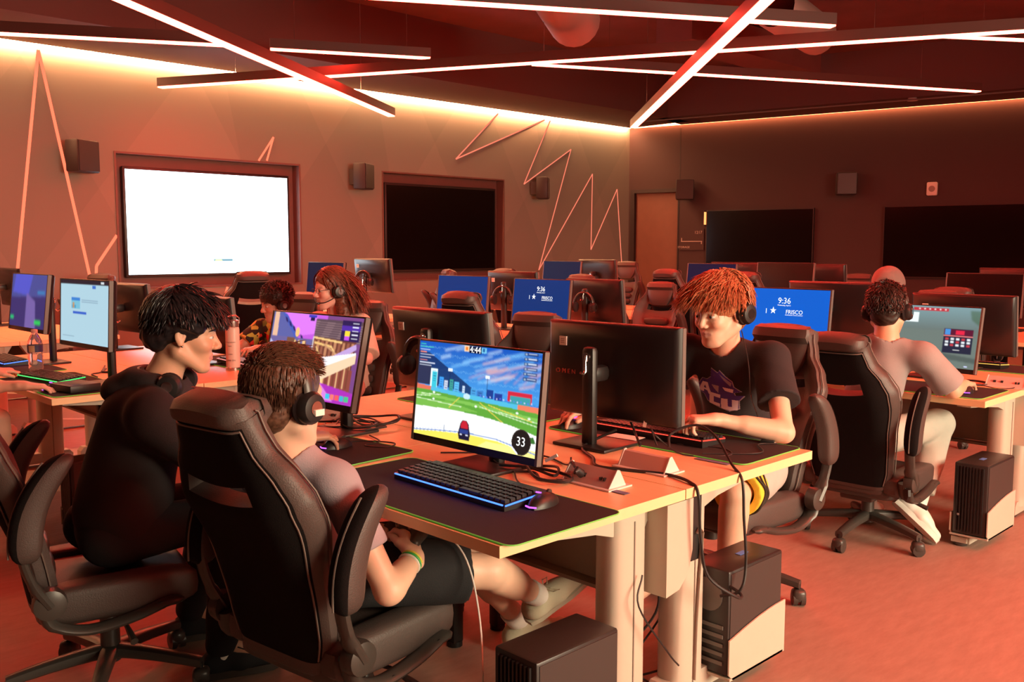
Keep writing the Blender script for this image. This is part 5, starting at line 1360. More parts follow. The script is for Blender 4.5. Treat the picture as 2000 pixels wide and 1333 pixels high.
hair_mesh('hair', M, root, 'hair_brown', 2600, lambda v, r: .020 + .035 * max(0, v[2] - .1), lambda v, r: (.9, .25 * v[1], -.1) if v[2] > .45 or v[0] > .3 else (-.05, .1 * v[1], -1), fade_region, lift=.004, seed=2, width=.0026, drop=.12, curl=.02, shell=(sP, sQ), rr=(.104, .083, .094), cen=(-.020, 0, .044))
worn_headset(M, 'black headset with a white sticker worn by the boy with the controller', sticker=True, r=.112, tilt=R(-4))
b = MB(); ax = unit(nv(wr[0]) - nv(el[0])); w0 = nv(wr[0]) - ax * .028
def ring(mb, c, ax, r, tr, mi=0, n=24):
    u = unit(np.cross(ax, (0, 0, 1))); w = np.cross(ax, u); mb.tube([tuple(c + u * r * math.cos(a) + w * r * math.sin(a)) for a in [2 * math.pi * k / n for k in range(n + 1)]], tr, 7, mi, caps=False)
mat('band_green', (.05, .50, .10), .5); mat('band_yellow', (.85, .75, .10), .5); mat('band_white', (.8, .78, .7), .5)
for k, (m_, off) in enumerate((('band_green', 0), ('band_yellow', .008), ('band_white', -.008))):
    b = MB(); ring(b, w0 + ax * off, ax, .0305, .0038); o = b.build('wristband', m_, None); tag(o, '%s rubber wristband on the wrist of the boy' % m_.split('_')[1], 'wristband')
# controller and its white cable
t = thing('game_controller', 'dark game controller with orange grips held low by the boy', 'controller', (1.60, 2.085, .640), R(15))
F = Field(); F.ell((0, 0, 0), (.035, .055, .016), .01)
for sg in (-1, 1): F.cap((.0, sg * .045, 0), (-.055, sg * .066, -.012), .024, .016, .015)
P, Q = F.mesh(.003); o = np_mesh('body_shell', [(P, Q, 0)], ['chair_plastic'], None); o.parent = t
b = MB()
for x, y in ((.008, .040), (-.016, -.022), (-.016, .022)): b.lathe([(.009, .012), (.009, .022), (.011, .024), (.010, .027)], 14, 0, T(x, y, 0))
for q in range(4): b.super((.008 + .010 * math.cos(q * math.pi / 2), -.040 + .010 * math.sin(q * math.pi / 2), .016), (.004, .004, .003), 1, 8)
b.build('sticks_and_buttons', 'chrome', t)
cable([(1.63, 2.06, .64), (1.68, 2.02, .63), (1.70, 1.94, .56), (1.66, 1.84, .42), (1.55, 1.70, .25), (1.56, 1.66, .15), (1.50, 1.60, .05), (1.45, 1.56, .02)], .0028, 'long white cable hanging from the game controller to the floor', 'white_plastic')

# ================================================================== hoodie player at left
hd = ((1.350, 2.948, 1.170), R(-28), R(10), R(0), 1.0)
nbp = (1.285, 2.99, 1.02); sh = ((1.18, 2.84, .93), (1.34, 3.16, .95)); el = ((1.40, 2.76, .72), (1.52, 3.16, .76)); wr = ((1.685, 2.785, .795), (1.66, 2.98, .79)); pv = (1.14, 3.02, .56)
root, M = person('person in black hoodie with thick black hair, in profile at left', hd, nbp, sh, el, wr,
    [((.9, -.15, -.05), (0, 0, 1), (18, 28, 18), {}), ((.8, .1, -.05), (0, 0, 1), (15, 20, 15), {})], pv, ((1.08, 2.96, .53), (1.10, 3.16, .53)), ((1.46, 2.88, .55), (1.50, 3.12, .55)), ((1.40, 2.86, .12), (1.46, 3.22, .12)), ((1.55, 2.80, .05), (1.60, 3.15, .05)), (.62, .34, .22), R(-18), thigh=.056)
F = top_field(nbp, sh, el, pv, R(-18), r=.135, grow=.034, hem=-.10, wr=wr, belly=1.15, arm=(.050, .042))
F.cap((1.20, 3.00, .88), (1.15, 3.02, .62), .125, .145, .06)
Fd = garment(root, 'hoodie', F, .008, 'hoodie_black', 11, .012, 20, sm=2)
F = Field()
for k in range(15):
    a = -2.7 + 5.4 * k / 14; back = .5 + .5 * math.cos(a)      # a = 0 at the nape
    dx, dy = -math.cos(a), math.sin(a); ca, sa = math.cos(R(-41)), math.sin(R(-41))
    r_ = .074 + .020 * back; p = nv((1.290 + r_ * (dx * ca - dy * sa), 2.990 + r_ * (dx * sa + dy * ca), .985 + .045 * back + (-.03 if back < .2 else 0)))
    F.ell(p, (.022 + .012 * back, .022 + .012 * back, .032), .03)
F.ell((1.185, 3.065, .985), (.070, .080, .052), .04); F.cap((1.27, 3.0, .90), (1.285, 2.995, .97), .085, .095, .03); F.cap((1.292, 2.985, 1.03), (1.325, 2.965, 1.14), .064, .066, .006, sub=True)
garment(root, 'hood', F, .006, 'hoodie_black', 12, .008, 34)
F = Field(); F.cap(pv, (1.16, 3.04, .54), .14, .13, .04)
for a, b_ in (((1.08, 2.96, .53), (1.46, 2.88, .55)), ((1.10, 3.16, .53), (1.50, 3.12, .55))): F.cap(a, b_, .09, .072, .03)
for a, b_ in (((1.46, 2.88, .55), (1.40, 2.86, .12)), ((1.50, 3.12, .55), (1.46, 3.22, .12))): F.cap(a, b_, .070, .055, .03)
garment(root, 'trousers', F, .008, 'shorts_black', 13, .008, 24)
shoe(root, (1.40, 2.86, .105), (.9, -.35, 0), (0, 0, 1), 1., m='shorts_black', leg=(1.46, 2.88, .55)); shoe(root, (1.46, 3.22, .105), (.9, -.3, 0), (0, 0, 1), 1., m='shorts_black', leg=(1.5, 3.12, .55))
Fh = Field(); Fh.ell((-.016, 0, .056), (.126, .106, .100), .02, M=M); Fh.ell((-.080, 0, -.015), (.060, .075, .060), .03, M=M); Fh.ell((.150, 0, -.050), (.130, .13, .124), .015, sub=True, M=M)
for sg in (-1, 1): Fh.ell((.015, sg * .11, -.042), (.070, .044, .066), .01, sub=True, M=M)
sP, sQ = Fh.mesh(.005, noise=folds(7, .010, 90))
hair_mesh('hair', M, root, 'hair_black', 1700, lambda v, r: .030 + .040 * max(0, v[2]) + .012 * (v[0] > .3), lambda v, r: (.35, .3 * v[1], -.8 + .6 * max(0, v[2])) if v[0] > -.3 else (-.15, .2 * v[1], -1), lambda v, r: v[2] > (-.10 if v[0] > -.3 else -.42) and not (v[0] > .3 and v[2] < .12), lift=.003, seed=5, width=.0045, drop=.1, curl=.03, shell=(sP, sQ), rr=(.126, .106, .100), cen=(-.016, 0, .056))
Mn = head_frame((1.325, 2.945, 1.005), R(-41), R(-72), 0, 1.); t = thing('headset', 'grey headset hanging round the neck of the person in the black hoodie', 'headset', tuple(Mn.translation)); t.matrix_basis = Mn; headset_mesh(t, T(0, 0, .03), False, .088, .105)
brows(root, M, 'hair_black')
b = MB(); b.super(tuple(M @ Vector((.001, -.088, -.036))), (.004, .004, .004), 1, 10); o = b.build('earring', 'chrome', root); o.matrix_parent_inverse = root.matrix_basis.inverted()

# ================================================================== red haired player
hd = ((3.10, 2.035, 1.205), R(174), R(12), R(0), 1.04)
nbp = (3.175, 2.045, 1.045); sh = ((3.17, 2.225, 1.030), (3.205, 1.86, 1.022)); el = ((3.04, 2.38, .775), (3.045, 1.71, .778)); wr = ((2.775, 2.43, .808), (2.850, 1.875, .830)); pv = (3.40, 2.10, .56)
root, M = person('red haired player facing the camera in a black tee with purple ACU print', hd, nbp, sh, el, wr,
    [((-.97, .16, -.10), (.0, .05, 1), (22, 30, 22), {}), ((-.80, .58, .0), (.02, -.05, 1), (34, 46, 30), dict(spread=1.7, thumb=1.1))],
    pv, ((3.36, 2.20, .54), (3.38, 1.99, .54)), ((2.98, 2.26, .56), (3.00, 1.88, .52)), ((3.02, 2.24, .10), (3.02, 1.92, .10)), ((2.88, 2.26, .04), (2.86, 1.92, .04)), (.84, .50, .36), R(186), mouth=(.55, .22, .20), hres=.003, jaw=1.15)
F = top_field(nbp, sh, el, pv, R(186), sleeve=.60, r=.135, grow=.024, hem=-.06, belly=1.02, arm=(.046, .040))
shirt = garment(root, 'tee_shirt', F, .006, 'tee_black', 21, .008, 24)
F = Field()
for (a, b_), c in zip((((3.36, 2.20, .54), (2.98, 2.26, .56)), ((3.38, 1.99, .54), (3.00, 1.88, .52))), (.72, .72)):
    a, b_ = nv(a), nv(b_); d = unit(b_ - a); F.cap(a, b_, .105, .095, .03, cut=[(a + (b_ - a) * c, d)])
F.cap((3.40, 2.10, .60), (3.40, 2.10, .52), .14, .14, .03)
garment(root, 'shorts', F, .007, 'shorts_grey', 22, .008, 26)
a, b_ = nv((3.38, 1.99, .54)), nv((3.00, 1.88, .52)); d = unit(b_ - a); F = Field(); F.cap(a + (b_ - a) * .70, b_, .098, .093, .01, cut=[(a + (b_ - a) * .95, d), (a + (b_ - a) * .70, -d)]); F.cap(a + (b_ - a) * .6, b_ + d * .05, .068, .062, .004, sub=True)
so = garment(root, 'shorts_cuff', F, .005, 'shorts_yellow', 23, .004, 30); so['label'] = 'yellow patterned cuff'
b = MB()
for k in range(3):
    cc = a + (b_ - a) * (.74 + .07 * k); u = unit(np.cross(d, (0, 0, 1))); w = np.cross(u, d); b.tube([tuple(cc + (u * math.cos(q) + w * math.sin(q)) * .099 + d * .014 * math.sin(q * 5 + k)) for q in [2 * math.pi * m / 60 for m in range(61)]], .0035 if k < 2 else .005, 5, caps=False)
o = b.build('cuff_pattern', 'shirt_dark', root); o.matrix_parent_inverse = root.matrix_basis.inverted()
Fh = Field(); Fh.ell((-.018, 0, .052), (.120, .098, .094), .02, M=M); Fh.ell((-.062, 0, -.035), (.055, .072, .060), .03, M=M); Fh.ell((.155, 0, -.078), (.120, .13, .115), .012, sub=True, M=M)
for sg in (-1, 1): Fh.ell((.026, sg * .105, -.055), (.056, .04, .058), .01, sub=True, M=M)
sP, sQ = Fh.mesh(.0045, noise=folds(17, .008, 80))
hair_mesh('hair', M, root, 'hair_red', 3000, lambda v, r: (.065 + .045 * r.rand()) if v[0] > -.1 else .045, lambda v, r: (.85, .30 * v[1] + .15 * (r.rand() - .5), .0) if v[0] > -.2 else (-.1, .2 * v[1], -.9), lambda v, r: v[2] > (.0 if v[0] > -.1 else -.50) and not (v[0] > .1 and v[2] < .10) and not (v[0] > .80 and v[2] < .30), lift=.010, seed=9, width=.0030, drop=.42, curl=.05, shell=(sP, sQ), rr=(.120, .098, .094), cen=(-.018, 0, .052), segs=7)
brows(root, M, 'hair_red')
worn_headset(M, 'black headset worn by the red haired player', r=.124, spread=.094, tilt=R(-16), back=-.045)
# shirt print: letters on a purple plate with a plain spiky crest (no face), pressed on to the cloth
from mathutils.bvhtree import BVHTree
def pressed(name, pic, mask, centre, du, dv, size, shirtobj, direction, parent, m):
    me = shirtobj.data; bv = BVHTree.FromPolygons([v.co.copy() for v in me.vertices], [tuple(p.vertices) for p in me.polygons])
    h, w = mask.shape; pts = {}; vs = []; fs = []; cols = []
    def V(i, j):
        if (i, j) in pts: return pts[(i, j)]
        p = nv(centre) + unit(du) * size[0] * (i / w - .5) + unit(dv) * size[1] * (.5 - j / h)
        o = Vector(p) - Vector(unit(direction)) * .3
        hit = bv.ray_cast(o, Vector(unit(direction)), 1.)
        q = (hit[0] - Vector(unit(direction)) * .0022) if hit[0] is not None else None
        pts[(i, j)] = None if q is None else len(vs)
        if q is not None: vs.append(tuple(q)); cols.append(pic.a[min(j, h - 1), min(i, w - 1)])
        return pts[(i, j)]
    for j in range(h):
        for i in range(w):
            if mask[j, i]:
                f = [V(i, j), V(i + 1, j), V(i + 1, j + 1), V(i, j + 1)]
                if None not in f: fs.append(tuple(f))
    mb = MB(); mb.add(vs, fs, 0, True); o = mb.build(name, m, parent); o.matrix_parent_inverse = parent.matrix_basis.inverted()
    at = o.data.color_attributes.new('Col', 'FLOAT_COLOR', 'POINT'); at.data.foreach_set('color', np.concatenate([np.array(cols), np.ones((len(cols), 1))], 1).astype(np.float32).ravel())
    return o
def print_mat():
    m = bpy.data.materials.new('shirt_print'); m.use_nodes = True; nt = m.node_tree; b = nt.nodes['Principled BSDF']; a = nt.nodes.new('ShaderNodeAttribute'); a.attribute_name = 'Col'
    nt.links.new(a.outputs['Color'], b.inputs['Base Color']); b.inputs['Roughness'].default_value = .7; MATS['shirt_print'] = m
print_mat()
p = Pic(170, 140, (-1, -1, -1)); PU = (.070, .03, .26); GR = (.42, .38, .46); WH = (.85, .78, .90)
outl = [(.02, .60), (.05, .45), (.03, .40), (.10, .43), (.25, .27), (.36, .29), (.45, .22), (.47, .02), (.60, .12), (.63, .06), (.74, .20), (.84, .30), (.86, .42), (.97, .53), (.85, .56), (.86, .62), (1.0, .62), (.90, .75), (.88, .93), (.70, 1.0), (.52, .92), (.30, .80), (.24, .66), (.12, .62)]
p.poly(outl, GR); cx, cy = .5, .55
p.poly([(cx + (x - cx) * .955, cy + (y - cy) * .95) for x, y in outl], PU)
p.poly([(.48, .07), (.56, .20), (.50, .22)], (.09, .05, .26)); p.poly([(.62, .16), (.82, .34), (.80, .42), (.70, .30)], (.35, .30, .42)); p.poly([(.46, .40), (.60, .42), (.57, .58), (.50, .48)], (.42, .36, .46)); p.poly([(.66, .44), (.84, .48), (.82, .56), (.70, .52)], WH)
p.poly([(.14, .60), (.08, .57), (.26, .36), (.38, .37), (.42, .62), (.36, .64), (.34, .56), (.26, .54), (.24, .60)], WH); p.poly([(.26, .50), (.31, .43), (.33, .51)], PU)
p.poly([(.40, .58), (.60, .62), (.58, .70), (.46, .67), (.44, .80), (.56, .83), (.55, .90), (.34, .84), (.37, .66)], WH)
p.poly([(.60, .70), (.71, .71), (.69, .88), (.76, .89), (.78, .72), (.88, .73), (.84, .96), (.70, .97), (.57, .93), (.58, .80)], WH)
mk = p.a[:, :, 0] >= 0; p.blur(0)
fwd = nv((math.cos(R(186)), math.sin(R(186)), -.12)); ri = nv((-math.sin(R(186)), math.cos(R(186)), 0))
pressed('shirt_print', p, mk, (3.20, 2.005, .865), (math.sin(R(186)) * 1, -math.cos(R(186)), 0), (-.15, 0, 1), (.20, .17), shirt, -fwd * 1., root, 'shirt_print') if False else pressed('shirt_print', p, mk, tuple(nv((3.10, 2.062, .892))), (-math.sin(R(186)) * -1 * -1, math.cos(R(186)), 0), (.2, 0, 1), (.235, .19), shirt, (1, .1, .0), root, 'shirt_print')

# ================================================================== player in grey at the right
hd = ((4.42, 1.95, 1.155), R(10), R(6), R(-4), 1.0)
nbp = (4.375, 1.93, 1.01); sh = ((4.42, 1.765, .945), (4.36, 2.12, .945)); el = ((4.56, 1.68, .775), (4.62, 2.20, .77)); wr = ((4.745, 1.70, .785), (4.82, 2.12, .785)); pv = (4.34, 2.02, .56)
root, M = person('player in grey tee and pale jeans seen from behind at the right desk', hd, nbp, sh, el, wr,
    [((.9, .12, -.12), (0, 0, 1), (16, 26, 18), {}), ((.9, 0, -.05), (0, 0, 1), (18, 28, 20), {})], pv, ((4.42, 1.93, .54), (4.42, 2.12, .54)), ((4.80, 1.83, .56), (4.82, 2.13, .56)), ((4.60, 1.83, .22), (4.72, 2.14, .13)), ((None), (None)), (.72, .42, .28), R(3))
F = top_field(nbp, sh, el, pv, R(3), sleeve=.85, r=.130, grow=.022, hem=-.04, arm=(.045, .040))
garment(root, 'tee_shirt', F, .007, 'tee_grey', 31, .007, 24)
F = Field(); F.cap((4.34, 2.02, .60), (4.36, 2.02, .52), .13, .13, .03)
for a, b_, c in (((4.42, 1.93, .54), (4.80, 1.83, .56), (4.60, 1.83, .22)), ((4.42, 2.12, .54), (4.82, 2.13, .56), (4.72, 2.14, .13))):
    F.cap(a, b_, .092, .075, .03); F.cap(b_, c, .074, .062, .02, cut=[(nv(c) + (nv(b_) - nv(c)) * .06, nv(c) - nv(b_))])
garment(root, 'jeans', F, .007, 'jeans', 32, .012, 26)
shoe(root, (4.60, 1.83, .20), (.12, -.75, -.62), (.7, -.3, .9), 1.02, m='shoe_white', laces=False, leg=(4.80, 1.83, .56)); shoe(root, (4.72, 2.14, .115), (.95, .1, 0), (0, 0, 1), 1., m='shoe_white', laces=False, leg=(4.82, 2.13, .56))
Fh = Field(); Fh.ell((-.020, 0, .045), (.106, .086, .094), .02, M=M); Fh.ell((-.060, 0, -.030), (.050, .066, .058), .03, M=M); Fh.ell((.135, 0, -.05), (.115, .13, .125), .012, sub=True, M=M)
sP, sQ = Fh.mesh(.005, noise=folds(27, .010, 110))
hair_mesh('hair', M, root, 'hair_dark', 1900, lambda v, r: .018 + .010 * r.rand(), lambda v, r: (-.3, .3 * v[1] + .4 * (r.rand() - .5), -.6 + .6 * max(0, v[2])), lambda v, r: v[2] > (.10 if v[0] > -.1 else -.55) and not (v[0] > .55 and v[2] < .45), lift=.003, seed=19, width=.0036, drop=.2, curl=.10, shell=(sP, sQ), rr=(.106, .086, .094), cen=(-.020, 0, .045), segs=4)
worn_headset(M, 'headset with red lined cups worn by the player in grey', r=.112, spread=.092)

# ================================================================== two players beyond
hd = ((3.33, 5.83, 1.065), R(178), R(14), R(0), .98)
nbp = (3.40, 5.88, .93); sh = ((3.34, 6.04, .88), (3.46, 5.72, .88)); el = ((3.16, 6.05, .74), (3.28, 5.62, .74)); wr = ((2.96, 5.95, .79), (3.04, 5.56, .79)); pv = (3.52, 5.95, .56)
root, M = person('person with a short afro and a colourful patterned shirt', hd, nbp, sh, el, wr,
    [((-.8, -.2, -.05), (0, 0, 1), (18, 26, 18), {}), ((-.85, -.1, -.05), (0, 0, 1), (18, 26, 18), {})], pv, ((3.45, 6.05, .54), (3.45, 5.86, .54)), ((3.1, 6.0, .56), (3.1, 5.8, .56)), ((3.15, 6.0, .1), (3.15, 5.8, .1)), (None, None), (.62, .33, .23), R(205), fine=False, hres=.004, bodyh=.012)
F = top_field(nbp, sh, el, pv, R(205), sleeve=.7, r=.125, grow=.022, hem=-.03)
def print_cloth(name, cols, scale):
    m = bpy.data.materials.new(name); m.use_nodes = True; nt = m.node_tree; b = nt.nodes['Principled BSDF']; tc = nt.nodes.new('ShaderNodeTexCoord'); v = nt.nodes.new('ShaderNodeTexVoronoi'); v.inputs['Scale'].default_value = scale
    cr = nt.nodes.new('ShaderNodeValToRGB'); cr.color_ramp.interpolation = 'CONSTANT'; sep = nt.nodes.new('ShaderNodeSeparateColor')
    nt.links.new(tc.outputs['Object'], v.inputs['Vector']); nt.links.new(v.outputs['Color'], sep.inputs[0]); nt.links.new(sep.outputs[0], cr.inputs[0]); nt.links.new(cr.outputs[0], b.inputs['Base Color'])
    cr.color_ramp.elements[0].color = (*cols[0], 1); cr.color_ramp.elements[1].color = (*cols[1], 1); cr.color_ramp.elements[1].position = 1 / len(cols)
    for k, c in enumerate(cols[2:]): e = cr.color_ramp.elements.new((k + 2) / len(cols)); e.color = (*c, 1)
    b.inputs['Roughness'].default_value = .85; MATS[name] = m
print_cloth('shirt_pattern', [(.02, .015, .01), (.45, .55, .10), (.7, .04, .03), (.02, .02, .015), (.8, .5, .12), (.10, .25, .05)], 28)
garment(root, 'patterned_shirt', F, .008, 'shirt_pattern', 41, .006, 24)
Fh = Field(); Fh.ell((-.030, 0, .055), (.125, .108, .098), .02, M=M); Fh.ell((-.06, 0, -.01), (.07, .085, .06), .03, M=M); Fh.ell((.155, 0, -.075), (.12, .15, .125), .012, sub=True, M=M)
sP, sQ = Fh.mesh(.005, noise=folds(37, .012, 200))
hair_mesh('hair', M, root, 'hair_dark', 700, lambda v, r: .02, lambda v, r: tuple(v), lambda v, r: v[2] > (.25 if v[0] > 0 else -.3) and not (v[0] > .5 and v[2] < .5), lift=.004, seed=29, width=.004, drop=0, curl=.5, shell=(sP, sQ), segs=3, rr=(.122, .105, .096), cen=(-.03, 0, .055))
brows(root, M, 'hair_dark')
worn_headset(M, 'headset worn by the person with the afro', r=.115, spread=.098)

hd = ((3.37, 5.19, 1.185), R(174), R(6), R(0), 1.04)
nbp = (3.43, 5.20, 1.02); sh = ((3.38, 5.37, .955), (3.50, 5.03, .955)); el = ((3.24, 5.45, .77), (3.42, 4.86, .75)); wr = ((3.02, 5.35, .79), (3.16, 4.88, .79)); pv = (3.50, 5.16, .56)
root, M = person('person with long red hair and glasses in a cream tee', hd, nbp, sh, el, wr,
    [((-.8, -.2, -.05), (0, 0, 1), (18, 26, 18), {}), ((-.85, .1, -.05), (0, 0, 1), (18, 26, 18), {})], pv, ((3.45, 5.26, .54), (3.45, 5.06, .54)), ((3.1, 5.2, .56), (3.1, 5.0, .56)), ((3.15, 5.2, .1), (3.15, 5.0, .1)), (None, None), (.80, .44, .36), R(202), fine=False, hres=.004, bodyh=.012)
F = top_field(nbp, sh, el, pv, R(202), sleeve=.92, r=.138, grow=.030, hem=-.05)
garment(root, 'tee_shirt', F, .008, 'tee_cream', 43, .010, 20)
Fh = Field(); Fh.ell((-.022, 0, .045), (.112, .094, .096), .02, M=M); Fh.ell((.150, 0, -.055), (.135, .12, .130), .012, sub=True, M=M); Fh.cap((-.045, -.05, .0), (-.045, -.065, -.17), .055, .050, .04, M=M); Fh.cap((-.045, .05, .0), (-.045, .065, -.17), .055, .050, .04, M=M); Fh.cap((-.07, 0, 0), (-.075, 0, -.17), .06, .055, .04, M=M)
Fh.cap((-.02, 0, -.05), (-.02, 0, -.25), .045, .045, .01, sub=True, M=M)
sP, sQ = Fh.mesh(.006, noise=folds(47, .012, 70))
hair_mesh('hair', M, root, 'hair_auburn', 1500, lambda v, r: .20 + .07 * r.rand(), lambda v, r: (-.75 if v[0] > -.3 else -.15, .35 * np.sign(v[1]), -.6), lambda v, r: v[2] > -.1 and not (v[0] > .10 and v[2] < .75) , lift=.005, seed=39, width=.0045, drop=.5, curl=.06, shell=(sP, sQ), segs=8, rr=(.112, .094, .096), cen=(-.022, 0, .045))
worn_headset(M, 'headset with a microphone boom worn by the long haired person', r=.118, spread=.098, boom=True)
t = thing('eyeglasses', 'dark rimmed glasses on the long haired person', 'glasses', tuple(M.translation)); t.matrix_basis = M
b = MB()
for sg in (-1, 1): b.tube([(.101, sg * .033 + .020 * math.cos(a), .001 + .015 * math.sin(a)) for a in [2 * math.pi * k / 20 for k in range(21)]], .0016, 6, caps=False); b.tube([(.099, sg * .053, .004), (.03, sg * .084, .006), (-.015, sg * .086, .004)], .0016, 6)
b.tube([(.103, -.012, .004), (.105, 0, .006), (.103, .012, .004)], .0016, 6); b.build('frame', 'black_plastic', t)

# ================================================================== person with a grey hood at the far side of the right desks
hd = ((6.55, 2.90, 1.17), R(188), R(8), R(0), 1.0)
nbp = (6.62, 2.90, 1.02); sh = ((6.62, 3.08, .95), (6.63, 2.72, .95)); el = ((6.45, 3.12, .76), (6.45, 2.68, .76)); wr = ((6.22, 3.0, .79), (6.22, 2.8, .79)); pv = (6.75, 2.90, .56)
root, M = person('person with a grey hood, mostly hidden behind the monitor backs', hd, nbp, sh, el, wr,
    [((-.8, -.1, -.05), (0, 0, 1), (18, 26, 18), {}), ((-.85, .1, -.05), (0, 0, 1), (18, 26, 18), {})], pv, ((6.7, 3.0, .54), (6.7, 2.8, .54)), ((6.3, 3.0, .56), (6.3, 2.8, .56)), ((6.35, 3.0, .1), (6.35, 2.8, .1)), (None, None), (.62, .34, .25), R(185), fine=False, hres=.005, bodyh=.014)
F = top_field(nbp, sh, el, pv, R(185), r=.135, grow=.028, hem=-.03, wr=wr); F.ell(tuple(M @ Vector((-.03, 0, .035))), (.125, .112, .118), .03); F.ell(tuple(M @ Vector((.13, 0, -.035))), (.11, .085, .12), .01, sub=True)
garment(root, 'grey_hooded_top', F, .009, 'hood_grey', 53, .008, 20)
worn_headset(M, 'headset over the grey hood of the far person at right', r=.118, spread=.10)

# ================================================================== player cut off by the left edge
hd = ((1.02, 5.42, 1.18), R(-10), R(8), R(0), 1.0)
nbp = (.98, 5.42, 1.03); sh = ((1.00, 5.24, .95), (.98, 5.60, .95)); el = ((1.18, 5.02, .78), (1.2, 5.7, .77)); wr = ((1.40, 4.86, .785), (1.45, 5.55, .785)); pv = (.9, 5.42, .56)
root, M = person('player at the left edge, only a bare forearm and hand in view', hd, nbp, sh, el, wr,
    [((.85, -.22, -.14), (0, .1, 1), (14, 22, 16), {}), ((.9, -.1, -.05), (0, 0, 1), (18, 26, 18), {})], pv, ((1.0, 5.32, .54), (1.0, 5.52, .54)), ((1.4, 5.3, .56), (1.4, 5.5, .56)), ((1.4, 5.3, .1), (1.4, 5.5, .1)), (None, None), (.80, .42, .30), R(-5), fine=True, hres=.004, bodyh=.014)
F = top_field(nbp, sh, el, pv, R(-5), sleeve=.6, r=.13, grow=.025, hem=-.03); garment(root, 'tee_shirt', F, .010, 'tee_grey', 63, .008, 20)
Fh = Field(); Fh.ell((-.022, 0, .045), (.108, .088, .094), .02, M=M); Fh.ell((.140, 0, -.05), (.115, .13, .125), .012, sub=True, M=M); garment(root, 'hair', Fh, .006, 'hair_dark', 64, .006, 120)
# ------------------------------------------------------------------ bottles
mat('bottle_enamel', (.72, .56, .48), .4); mat('steel', (.55, .50, .48), .25, .9); mat('ink_dark', (.04, .03, .03), .7)
t = thing('drink_bottle', 'tall cream drink bottle with steel cap and dark print on the left desk', 'bottle', (2.59, 5.03, .74)); t.scale = (1.12, 1.12, 1.10)
b = MB(); b.lathe([(.031, 0), (.036, .004), (.036, .215), (.034, .225), (.027, .232)], 28, 0); b.build('body', 'bottle_enamel', t)
b = MB(); b.lathe([(.033, .229), (.034, .233), (.034, .262), (.030, .266)], 28, 0)
b.tube([(.034, 0, .24), (.040, 0, .25), (.040, 0, .275), (.02, 0, .29), (-.02, 0, .285), (-.038, 0, .27), (-.036, 0, .24)], .004, 8); b.build('cap', 'steel', t)
b = MB(); rz = R(218)
for (s, sz, z) in (('Morning hydration', .008, .150), ('9AM', .010, .128), ('11AM', .010, .085), ('CLIMB ON', .012, .052)):
    m2 = MB(); text_into(m2, s, sz, T(), 0, .0002)
    for k, v in enumerate(m2.v):
        a = rz + v[0] / .0365; m2.v[k] = (.0365 * math.cos(a), .0365 * math.sin(a), z + v[1])
    b.add(m2.v, m2.f)
b.build('lettering', 'ink_dark', t)
b = MB(); b.lathe([(.0385, .0), (.0385, .012), (.036, .014)], 28, 0); b.build('base_ring', 'steel', t)
mw = bpy.data.materials.new('clear_plastic'); mw.use_nodes = True; bs = mw.node_tree.nodes['Principled BSDF']; bs.inputs['Transmission Weight'].default_value = .9; bs.inputs['Roughness'].default_value = .08; bs.inputs['IOR'].default_value = 1.25; bs.inputs['Base Color'].default_value = (.9, .92, .95, 1); MATS['clear_plastic'] = mw
t = thing('water_bottle', 'clear plastic water bottle with a small label on the left desk', 'bottle', (1.69, 5.62, .744)); t.scale = (1.2, 1.2, 1.12)
b = MB(); prof = [(.028, 0), (.033, .006)] + [(.0330 - .0022 * (k % 2), .014 + k * .009) for k in range(10)] + [(.033, .108), (.033, .150), (.030, .165), (.020, .190), (.0125, .203), (.0125, .212)]
b.lathe(prof, 28, 0); b.build('body', 'clear_plastic', t)
b = MB(); b.lathe([(.0145, .206), (.0145, .222), (.013, .224)], 20); b.build('cap', 'white_plastic', t)
mat('label_gold', (.60, .45, .28), .5); mat('label_navy', (.03, .05, .18), .5)
b = MB(); b.lathe([(.0336, .110), (.0336, .145)], 28, 0, caps=False)
b.build('label', 'label_navy', t)
b = MB(); b.lathe([(.0340, .112), (.0340, .143)], 28, 0, caps=False); m3 = MB()
vs = [(.0341 * math.cos(a), .0341 * math.sin(a), z) for z in (.112, .144) for a in [R(200) + R(50) * k / 8 for k in range(9)]]
m3.add(vs, [(k, k + 1, k + 10, k + 9) for k in range(8)]); m3.build('label_front', 'label_gold', t)

# flat black box with a lid on the left desk (a games console or drive), seen beside the hoodie
t = thing('flat_box', 'flat dark box lying on the left desk edge beside the black hoodie', 'box', (1.62, 4.80, .745), R(10))
b = MB(); b.box(0, 0, .02, .16, .20, .038, b=.006); b.build('case', 'black_plastic', t)
# ------------------------------------------------------------------ loose cables on the desks
def loose(pts, r, lab, m='cable', z=.745): return cable([(p[0], p[1], p[2] if len(p) > 2 else z) for p in pts], r, lab, m)
loose([(1.98, 2.10), (2.05, 2.02), (2.00, 1.93), (2.08, 1.88), (2.10, 1.90, .79), (2.07, 1.86, .785)], .0042, 'black plug cable running into the open power box')
loose([(1.99, 2.18), (2.06, 2.05, .752), (2.02, 1.90, .76), (2.09, 1.95, .765), (2.12, 2.04, .75), (2.05, 2.12)], .0045, 'bundled black cable behind the foot of the car game monitor')
loose([(2.00, 2.12, .76), (2.04, 1.99, .765), (2.05, 1.86, .76), (2.00, 1.84, .755), (1.97, 1.92, .757), (2.02, 2.02, .77)], .0052, 'looped black cable bundle beside the power box')
loose([(2.06, 2.26, .80), (2.05, 2.22, .77), (2.03, 2.16, .752), (2.02, 2.08), (1.94, 1.98), (1.90, 1.90), (1.86, 1.82), (1.83, 1.76, .75)], .0026, 'thin mouse cable behind the blue keyboard')
